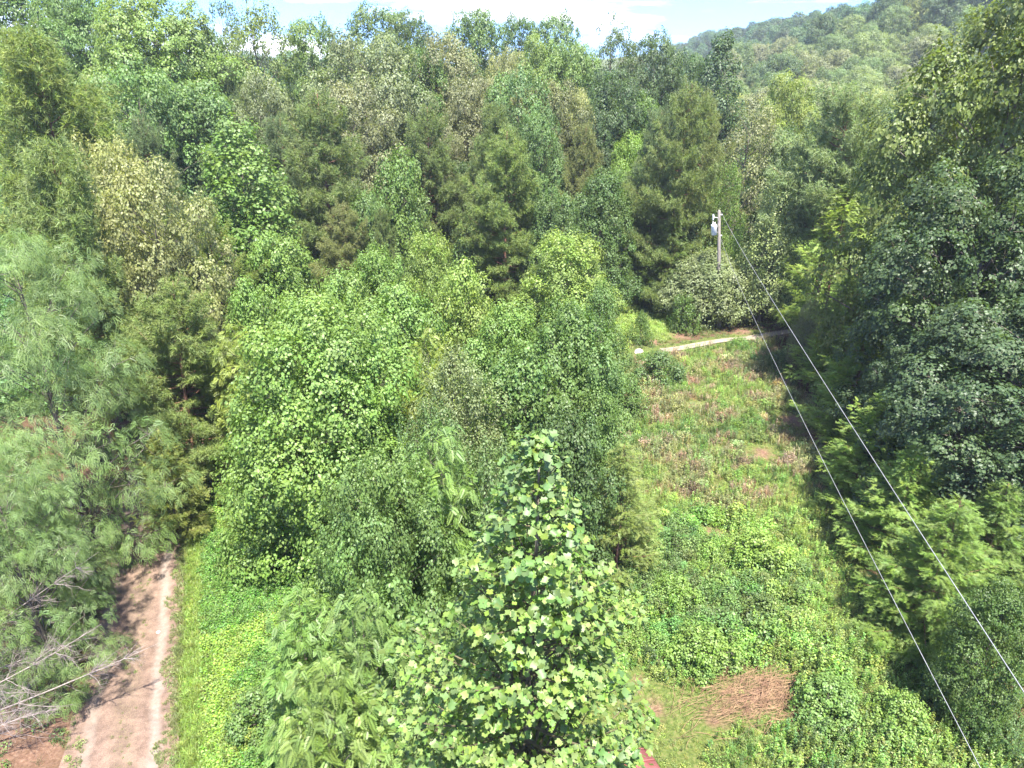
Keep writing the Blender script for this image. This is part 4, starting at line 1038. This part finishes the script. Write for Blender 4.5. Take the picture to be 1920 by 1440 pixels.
# ------------------------------------------------------------------ the trees: tip pixel, crown width in pixels, metres ahead
FRESH = (.105, .195, .05); MIDG = (.082, .155, .048); BRI = (.14, .225, .055); YEL = (.14, .205, .045); DARK = (.05, .10, .036); BLUEG = (.070, .135, .062)
LOCUST = (.10, .175, .064); DRAB = (.11, .165, .07); GREY = (.12, .165, .09); TAN = (.155, .19, .09); PINEY = (.12, .18, .05); PINEG = (.105, .16, .06)
PINEB = (.095, .15, .075); PINEBR = (.125, .16, .065); SILV = (.125, .175, .09); FEATH = (.15, .25, .06)
G1 = "young tulip poplars massed in the middle"
TAB = [
 # middle mass of young poplars
 ('poplar_big', 0, 575, 562, 430, 26.5, FRESH, "largest leafy poplar of the middle mass, dark hollow beneath it beside the road", G1),
 ('poplar_big', 1, 705, 845, 320, 17.5, MIDG, "full blue-green poplar just left of the nearest tulip tree", G1),
 ('poplar', 2, 1080, 560, 220, 30.5, MIDG, "tall rounded poplar at the right end of the middle mass", G1),
 ('poplar', 0, 945, 565, 200, 33.0, FRESH, "poplar between the olive maple and the rounded right-hand poplar", G1),
 ('sprout', 1, 1130, 722, 120, 28.5, MIDG, "small narrow poplar at the clearing's edge with dark shade at its foot", G1),
 ('poplar', 1, 1065, 432, 190, 48.0, BRI, "round light green tree standing alone before the brown-trunked pine", G1),
 ('sprout', 2, 1135, 525, 95, 43.5, MIDG, "darker tree touching the right side of the round light green one", G1),
 ('poplar', 2, 700, 455, 150, 42.5, FRESH, "poplar behind the mass, below the vine-draped trunk", G1),
 ('poplar', 1, 800, 432, 120, 46.0, BRI, "pale pointed poplar at the back of the middle mass", G1),
 ('sprout', 0, 862, 485, 150, 39.5, BRI, "bright poplar left of the bare red soil patch", G1),
 ('sprout', 2, 745, 530, 190, 36.5, FRESH, "wide poplar in the centre of the mass behind the yellow-green walnut", G1),
 ('sprout', 1, 640, 500, 140, 38.5, FRESH, "poplar rising behind the largest one's top", G1),
 ('sprout', 0, 480, 515, 120, 36.0, FRESH, "spiky young poplar left of the mass against dark pines", G1),
 ('sprout', 2, 545, 560, 120, 33.0, FRESH, "short poplar filling the gap right of the spiky young one", G1),
 ('poplar', 0, 660, 610, 180, 29.5, FRESH, "poplar tucked right behind the largest one's shoulder", G1),
 ('maple', 0, 868, 640, 220, 26.0, (.115, .165, .075), "olive grey-green maple with upright twigs in the middle mass"),
 ('sprout', 0, 985, 640, 210, 28.0, MIDG, "low dark poplar under the rounded right-hand poplar", G1),
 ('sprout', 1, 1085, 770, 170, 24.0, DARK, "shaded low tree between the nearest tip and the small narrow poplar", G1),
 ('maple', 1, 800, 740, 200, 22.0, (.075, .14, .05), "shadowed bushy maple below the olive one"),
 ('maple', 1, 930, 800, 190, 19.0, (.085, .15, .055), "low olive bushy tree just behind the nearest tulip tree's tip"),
 # pinnate leaved bright trees
 ('ailanthus', 0, 795, 618, 130, 30.0, YEL, "yellow-green walnut sticking up through the poplar mass"),
 ('ailanthus', 1, 440, 605, 170, 31.0, YEL, "spreading yellow-green walnut by the bend of the road"),
 ('ailanthus', 1, 822, 797, 120, 18.5, FRESH, "slender bright sumac with drooping fronds above the blue-green poplar"),
 ('ailanthus', 0, 690, 1112, 210, 12.0, (.105, .185, .055), "bright sumac with long fronds at the bottom, left of the nearest tree"),
 ('ailanthus', 1, 545, 1118, 200, 15.5, (.10, .20, .055), "green sumac leaning over the vine carpet beside the grass verge"),
 ('ailanthus', 1, 600, 1225, 280, 11.0, (.11, .185, .048), "large low sumac at the bottom edge, yellow-green fronds"),
 ('sprout', 2, 720, 1080, 230, 13.5, MIDG, "dense small tree hidden between the sumacs and the blue-green poplar"),
 ('shrub', 1, 478, 1290, 130, 13.0, MIDG, "low shrub in the vine carpet under the sumacs"),
 # left
 ('locust', 0, -5, 430, 480, 26.0, LOCUST, "huge feathery blue-green locust overhanging the left of the road"),
 ('locust', 1, 20, 925, 230, 21.5, (.092, .16, .058), "lower feathery locust bough mass hanging over the gravel road"),
 ('locust', 1, -50, 820, 330, 19.0, LOCUST, "feathery locust cut by the left frame edge"),
 ('pine_round', 0, 40, 52, 290, 46.0, (.125, .19, .055), "big yellow-green pine at the upper left edge"),
 ('pine_round', 1, 62, 262, 250, 33.5, (.125, .19, .07), "pine with reddish trunk showing, below the big yellow-green pine"),
 ('drab', 0, 262, 296, 250, 38.0, TAN, "tan and cream flowering sourwood between the left pines"),
 ('drab', 1, 190, 250, 130, 43.0, (.17, .20, .075), "yellowish leafy tree behind the tan sourwood"),
 ('tall', 0, 440, 215, 225, 52.0, (.095, .175, .045), "bright green cone-shaped gum tree standing in front of the left forest"),
 ('sprout', 1, 500, 430, 140, 47.0, FRESH, "low green tree at the right foot of the cone-shaped gum"),
 ('pine', 0, 590, 168, 215, 60.0, PINEG, "tall grey-green pine right of the cone-shaped gum tree"),
 ('pine', 1, 520, 215, 140, 66.0, PINEB, "bluish pine behind the gum and the tall grey-green pine"),
 ('pine', 1, 390, 400, 160, 45.0, PINEY, "olive pine boughs at the left foot of the cone-shaped gum"),
 ('pine', 2, 290, 520, 260, 31.0, (.12, .18, .06), "pine with long bare boughs behind the feathery locust"),
 ('drab', 2, 345, 590, 150, 33.0, (.115, .145, .07), "grey-green small oak above the road bend"),
 ('drab', 0, 330, 470, 150, 38.0, (.125, .15, .08), "dull grey oak below the tan sourwood"),
 ('sapling', 0, 295, 800, 120, 27.5, (.125, .17, .045), "low soft pine bough overhanging the middle of the road"),
 ('pine', 1, 150, 330, 120, 44.0, PINEB, "thin dark pine between the red-trunked pine and the sourwood"),
 # left background wall
 ('oak_near', 0, 265, -30, 330, 74.0, (.11, .185, .055), "broad tall oak filling the top left, bright rounded boughs"),
 ('oak_near', 1, 130, -40, 230, 80.0, (0.088, 0.169, 0.056), "dark oak on the top edge left of the broad tall one"),
 ('broad', 2, 20, -60, 220, 84.0, MIDG, "oak in the far top left corner behind the yellow-green pine"),
 ('broad', 3, 240, 110, 200, 62.0, (0.081, 0.163, 0.056), "middle-height oak below the broad tall one"),
 ('broad', 2, 345, 150, 210, 66.0, (0.069, 0.150, 0.056), "dusky oak left of the cone-shaped gum's top"),
 ('pine', 2, 270, 215, 150, 56.0, PINEB, "bluish pine top under the middle-height oak"),
 ('broad', 1, 365, 60, 170, 78.0, (.08, .15, .05), "oak right of the broad tall one below the blue sky gap"),
 ('airy', 0, 478, -25, 160, 82.0, (.11, .165, .05), "lanky tree with see-through crown and pale trunk against the sky"),
 ('airy', 1, 405, -5, 110, 90.0, (.075, .135, .05), "thin-crowned tree in the blue gap left of the lanky one"),
 ('broad', 3, 560, 25, 150, 88.0, (.09, .155, .055), "light green tree right of the lanky trunk"),
 ('pine', 0, 405, 110, 90, 74.0, PINEB, "narrow grey pine tip before the lanky tree"),
 ('drab', 2, 480, 135, 150, 72.0, GREY, "grey-leaved tree beneath the lanky tree"),
 # centre wall
 ('drab', 1, 685, 58, 215, 76.0, GREY, "large grey-green oak with fine leaves left of centre"),
 ('drab', 0, 640, 150, 190, 68.0, (.145, .165, .10), "pale grey oak above the tall grey-green pine's right side"),
 ('broad', 0, 690, 2, 170, 98.0, (.085, .14, .055), "rounded tree on the skyline above the large grey-green oak"),
 ('broad', 1, 765, 18, 110, 104.0, (.075, .13, .05), "tree on the skyline second right of the lanky trunk"),
 ('drab', 2, 835, 60, 170, 84.0, (.14, .16, .09), "broad grey-olive oak below the skyline near the centre"),
 ('broad', 2, 905, 14, 130, 100.0, (.09, .16, .06), "light green skyline tree left of centre"),
 ('broad', 3, 975, 22, 110, 108.0, (.07, .13, .05), "dim skyline tree beside the light green one"),
 ('broad', 0, 1048, 18, 120, 104.0, (.08, .145, .06), "fluffy skyline tree above the bright round tree"),
 ('broad', 1, 1012, 62, 120, 92.0, (.125, .20, .055), "bright yellow-green round tree under the skyline"),
 ('broad', 2, 1072, 78, 120, 90.0, (.11, .19, .06), "bright round tree right of the yellow-green one"),
 ('airy', 2, 1145, 22, 105, 98.0, (.07, .12, .05), "tall dark tree standing clear against the sky near the centre"),
 ('airy', 1, 1188, 72, 80, 102.0, (.10, .13, .07), "sparse greyish tree right of the tall dark skyline one"),
 ('broad', 3, 1232, 55, 120, 94.0, (.060, .105, .042), "dark oak with rounded top against the white cloud"),
 ('broad', 0, 1285, 92, 110, 96.0, (.055, .105, .04), "dark low-topped oak right of the rounded dark one"),
 ('tall', 1, 1362, 58, 135, 90.0, (.045, .095, .042), "dark pointed tree rising highest at the sky's right part"),
 ('drab', 1, 950, 88, 110, 82.0, (.20, .21, .10), "creamy yellow flowering crown below the skyline"),
 ('drab', 0, 1035, 148, 140, 74.0, (.105, .13, .065), "grey round oak with yellow edges right of the bright centre poplar"),
 ('drab', 2, 1085, 165, 60, 76.0, (.24, .24, .11), "small yellow-blossomed tree at the grey round oak's right side"),
 ('broad', 3, 968, 122, 150, 73.0, (.075, .16, .06), "bright soft green poplar in the centre of the forest wall"),
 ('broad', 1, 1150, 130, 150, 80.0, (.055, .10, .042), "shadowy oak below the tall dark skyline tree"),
 ('drab', 1, 890, 140, 150, 77.0, (.13, .15, .085), "grey oak left of the bright soft green poplar"),
 ('drab', 2, 830, 225, 120, 71.0, (.10, .12, .065), "dull oak over the dark gap in the forest wall"),
 ('broad', 2, 790, 88, 80, 82.0, (.07, .15, .045), "narrow green poplar between the two large grey oaks"),
 ('broad', 0, 1010, 195, 110, 68.0, (.07, .15, .055), "leafy poplar right of the centre pine's crown"),
 ('pine_round', 1, 925, 192, 110, 67.0, PINEG, "round-topped pine behind the brown-trunked centre pine"),
 ('pine', 0, 945, 240, 185, 60.0, (.115, .18, .055), "centre pine with thick leaning brown trunk and shelf-like boughs"),
 ('pine', 2, 800, 195, 150, 66.0, PINEG, "pine left of the brown-trunked centre pine across the dark gap"),
 ('pine', 1, 1098, 232, 105, 66.0, PINEBR, "small brownish-tipped pine right of the centre pine"),
 ('sprout', 0, 742, 275, 60, 58.0, (.09, .165, .045), "vine-draped narrow snag with yellowish top left of centre"),
 ('sprout', 1, 680, 352, 110, 56.0, (.065, .155, .05), "fresh green tree under the tall grey-green pine"),
 ('sprout', 2, 745, 345, 110, 60.0, (.08, .16, .05), "fresh green tree at the foot of the vine-draped snag"),
 ('pine', 1, 710, 390, 80, 55.0, PINEG, "small dark pine between the two fresh green trees"),
 ('pine', 2, 640, 380, 130, 53.0, PINEBR, "low brownish pine boughs under the tall grey-green pine"),
 ('poplar', 0, 1130, 312, 135, 62.0, (.05, .125, .042), "dark glossy tree left of the big twin pines"),
 ('poplar', 1, 1042, 352, 125, 60.0, (.055, .14, .05), "dark green bushy tree right of the centre pine's foot"),
 ('poplar', 2, 1180, 246, 95, 73.0, (.13, .23, .05), "vivid yellow-green tree left of the big twin pines"),
 ('poplar', 0, 1215, 175, 80, 80.0, (.085, .17, .045), "green tree peeping over the vivid yellow-green one"),
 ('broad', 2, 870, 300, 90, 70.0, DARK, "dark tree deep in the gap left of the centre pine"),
 ('shrub', 0, 862, 440, 60, 62.0, MIDG, "bush at the left foot of the brown-trunked centre pine"),
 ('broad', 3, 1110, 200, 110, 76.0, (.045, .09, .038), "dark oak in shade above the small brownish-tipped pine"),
 # right of centre
 ('pine', 0, 1275, 152, 160, 62.0, (.115, .17, .06), "left one of the big twin pines behind the utility pole"),
 ('pine', 1, 1238, 200, 120, 66.0, PINEB, "bluish pine at the left flank of the big twin pines"),
 ('pine', 2, 1335, 170, 130, 65.0, (.125, .17, .065), "right one of the big twin pines behind the utility pole"),
 ('airy', 0, 1400, 178, 125, 68.0, (.165, .165, .09), "thin brownish half-dead pine right of the twin pines"),
 ('willow', 1, 1375, 300, 75, 62.5, (.055, .15, .03), "column of dark green vines climbing the trunk behind the pole"),
 ('sapling', 1, 1262, 395, 110, 61.0, (.07, .12, .035), "low dark pine at the twin pines' left foot"),
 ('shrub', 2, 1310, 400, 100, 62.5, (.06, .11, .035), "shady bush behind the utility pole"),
 ('broad', 1, 1480, 135, 120, 84.0, (.135, .195, .045), "yellow-green poplar between the half-dead pine and the forked pine"),
 ('tall', 1, 1515, 165, 70, 88.0, (.11, .18, .05), "slim green poplar just right of the yellow-green one"),
 ('poplar', 1, 1470, 235, 80, 70.0, (.04, .10, .035), "dark tree in the gap above the airy willow"),
 ('pine_fork', 0, 1605, 152, 225, 56.0, (.14, .21, .105), "umbrella-shaped pine with forked reddish trunk on the right"),
 ('sapling', 1, 1590, 345, 190, 52.0, (.16, .25, .065), "spreading young pine beneath the forked umbrella pine"),
 ('willow', 2, 1465, 318, 130, 57.5, (.19, .26, .12), "airy pale upright tree right of the utility pole"),
 ('pear', 0, 1335, 466, 170, 59.0, SILV, "round silvery-green tree on the lawn in front of the utility pole"),
 ('pear', 1, 1462, 452, 120, 60.5, (.065, .12, .045), "dark low-branched tree under the airy pale tree"),
 ('broad', 2, 1690, 190, 110, 78.0, (.085, .15, .065), "leafy tree showing between the forked pine and the great right oak"),
 ('shrub', 1, 1290, 545, 70, 56.0, (.06, .13, .035), "dark bush at the left foot of the round silvery tree"),
 # right edge
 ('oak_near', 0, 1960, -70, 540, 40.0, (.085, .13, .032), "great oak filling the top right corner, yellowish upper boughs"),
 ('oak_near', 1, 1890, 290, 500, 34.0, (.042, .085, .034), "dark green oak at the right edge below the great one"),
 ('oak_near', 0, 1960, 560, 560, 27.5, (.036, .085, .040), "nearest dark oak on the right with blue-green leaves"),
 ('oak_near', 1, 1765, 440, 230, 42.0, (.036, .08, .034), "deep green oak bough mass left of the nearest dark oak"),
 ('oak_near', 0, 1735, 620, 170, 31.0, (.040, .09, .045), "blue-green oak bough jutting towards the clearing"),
 ('sapling', 0, 1615, 490, 180, 44.0, FEATH, "feathery young pine at the right end of the pale track"),
 ('sapling', 1, 1632, 595, 180, 37.0, FEATH, "second feathery pine down the clearing's right edge"),
 ('sapling', 0, 1672, 725, 185, 30.0, (.14, .24, .055), "third feathery pine down the clearing's right edge"),
 ('sapling', 1, 1722, 835, 200, 25.5, (.13, .225, .055), "dark feathery pine under the blue-green oak bough"),
 ('sapling', 0, 1800, 938, 250, 21.0, (.095, .17, .04), "broad yellow-green young pine crossed by the power lines at lower right"),
 ('sapling', 1, 1900, 905, 210, 22.5, (.09, .16, .04), "bright young pine right at the dark oak's foot"),
 ('poplar', 2, 1905, 1090, 170, 17.0, (.05, .12, .035), "leafy dark bush tree on the lower right edge"),
 ('willow', 1, 1525, 560, 55, 47.0, (.19, .16, .11), "small brown leafless-looking bush at the right end of the pale track"),
 # shrubs in the clearing
 ('sapling', 1, 1175, 835, 150, 24.5, (.115, .17, .05), "soft olive young pine at the clearing's left edge"),
 ('shrub', 0, 1238, 655, 105, 45.0, (.07, .135, .05), "dark round shrub at the left end of the pale track"),
 ('shrub', 1, 1182, 700, 80, 40.0, MIDG, "shrub beside the small narrow poplar"),
 ('shrub', 2, 1330, 1175, 140, 18.0, (.12, .215, .05), "full green shrub above the dead stalk heap"),
 ('shrub', 0, 1190, 960, 125, 22.0, (.11, .195, .05), "large shrub right of the nearest tree's tip"),
 ('shrub', 1, 1430, 1000, 130, 22.0, (.13, .22, .05), "yellow-green shrub in the middle of the clearing"),
 ('shrub', 2, 1270, 1075, 100, 20.0, (.12, .22, .05), "bright shrub between the nearest tree and the clearing's middle"),
 ('shrub', 1, 1560, 1275, 140, 15.5, (.09, .19, .055), "bushy shrub between dead stalk heap and lower power line"),
 ('shrub', 0, 1700, 1300, 130, 15.0, (.12, .215, .05), "bright shrub under the lower power line near the bottom"),
 ('shrub', 0, 1460, 655, 55, 47.0, (.05, .12, .045), "small dark shrub below the pale track's right half"),
 ('shrub', 2, 1205, 580, 45, 53.0, (.07, .15, .04), "small tuft-like shrub on the sunny grass above the track"),
]
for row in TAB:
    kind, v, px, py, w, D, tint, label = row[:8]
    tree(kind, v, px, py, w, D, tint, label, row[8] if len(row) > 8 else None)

# ------------------------------------------------------------------ far hillside, row by row from the crest down
ORD = ["first", "second", "third", "fourth", "fifth", "sixth", "seventh", "eighth", "ninth", "tenth", "eleventh", "twelfth", "thirteenth", "fourteenth", "fifteenth"]
HILLP = [((.13, .19, .085), 'pale green'), ((.095, .155, .07), 'mid green'), ((.16, .21, .07), 'yellow-green'), ((.14, .175, .105), 'grey-green'), ((.07, .12, .06), 'dark green'), ((.19, .18, .12), 'greyish tan')]
rows = [(226, 17), (208, 16), (192, 15), (177, 15), (163, 14), (150, 14), (138, 13), (127, 13), (117, 12)]
for ri, (D, hgt) in enumerate(rows):
    cand = []
    x = 22 + RNG.uniform(0, 4)
    while x < 175:
        y = D + RNG.normal(0, 2.5); zt = float(ground(x, y)) + hgt * RNG.uniform(.85, 1.2)
        px, py, _ = project(x, y, zt)
        if 1385 - ri * 12 < px < 1800 and py < 330: cand.append((x, y, zt))
        x += RNG.uniform(6.5, 10.5)
    for ci, (x, y, zt) in enumerate(cand[:15]):
        c, nm = HILLP[RNG.choice(6, p=[.3, .22, .16, .17, .1, .05])]
        shape = 'drab' if RNG.random() < .35 else 'broad'
        pos = "leftmost" if ci == 0 else ORD[ci] + " from the left"
        place(shape, int(RNG.integers(0, 3)), x, y, zt, RNG.uniform(4.4, 6.4), c, "hazy %s round tree, %s, in %s row down far hillside" % (nm, pos, ORD[ri]), "hazy trees on the far hillside")
# woods beyond everything, one mass
crowns = bpy.data.collections.new("woods_crowns")
for k, key in enumerate([('woods', 0), ('woods', 1)]):
    me_ = proto(*key)['crown']; me_.materials.clear(); me_.materials.append(M_WEED)
    crowns.objects.link(bpy.data.objects.new("woods_crowns_%02d" % k, me_))
n0 = 14000
x = RNG.uniform(-320, 420, n0); y = RNG.uniform(96, 560, n0); z = ground(x, y)
px, py, _ = project(x, y, z + 14)
hill = (px > 1330) & (y < 232) & (px < 1900)
low = (y < 125)
k = (px > -500) & (px < 2500) & ~hill & ((px < 1330) | (y > 232) | (px > 1900)) & ((y > 108) | (px < 500) | (px > 1850))
cell = {}
keep = []
for i in np.nonzero(k)[0]:
    q_ = 6.5 if y[i] < 300 else 10; c = (q_, int(x[i] // q_), int(y[i] // q_))
    if c not in cell: cell[c] = 1; keep.append(i)
keep = np.array(keep); n_ = len(keep)
scl_ = RNG.uniform(.60, .85, n_) * np.where(y[keep] > 232, .8, 1) * np.where((y[keep] < 150), .86, 1)
gn_scatter("far_woods", np.stack([x[keep], y[keep], z[keep] - .5], 1), RNG.integers(0, 2, n_), scl_,
           tints((.08, .135, .06), n_, .2), crowns, "far woods behind the skyline trees reading as one green mass", .03)
open('/workdir/stats.txt','w').write(str(sorted([(len(m.polygons),m.users,m.name) for m in bpy.data.meshes])[-60:])) if False else None
print("trees", len(TREES), "protos", len(PROTO), "tris", sum(len(m.polygons) for m in bpy.data.meshes))

# ------------------------------------------------------------------ air
def haze(density):
    v = [(-420, -60, -3), (520, -60, -3), (520, 620, -3), (-420, 620, -3), (-420, -60, 75), (520, -60, 75), (520, 620, 75), (-420, 620, 75)]
    f = [(0, 3, 2, 1), (4, 5, 6, 7), (0, 1, 5, 4), (1, 2, 6, 5), (2, 3, 7, 6), (3, 0, 4, 7)]
    me = bpy.data.meshes.new("haze"); me.from_pydata(v, [], f); me.update()
    m, n, l = new_mat("haze"); out = n.new("ShaderNodeOutputMaterial"); p = n.new("ShaderNodeVolumePrincipled")
    p.inputs['Color'].default_value = (.82, .9, 1, 1); p.inputs['Density'].default_value = density; p.inputs['Anisotropy'].default_value = .2
    l.new(p.outputs[0], out.inputs['Volume']); me.materials.append(m)
    o = bpy.data.objects.new("haze", me); COL.objects.link(o); o['kind'] = 'stuff'; o['label'] = 'thin summer haze over the valley'
if USE_HAZE: haze(HAZE)
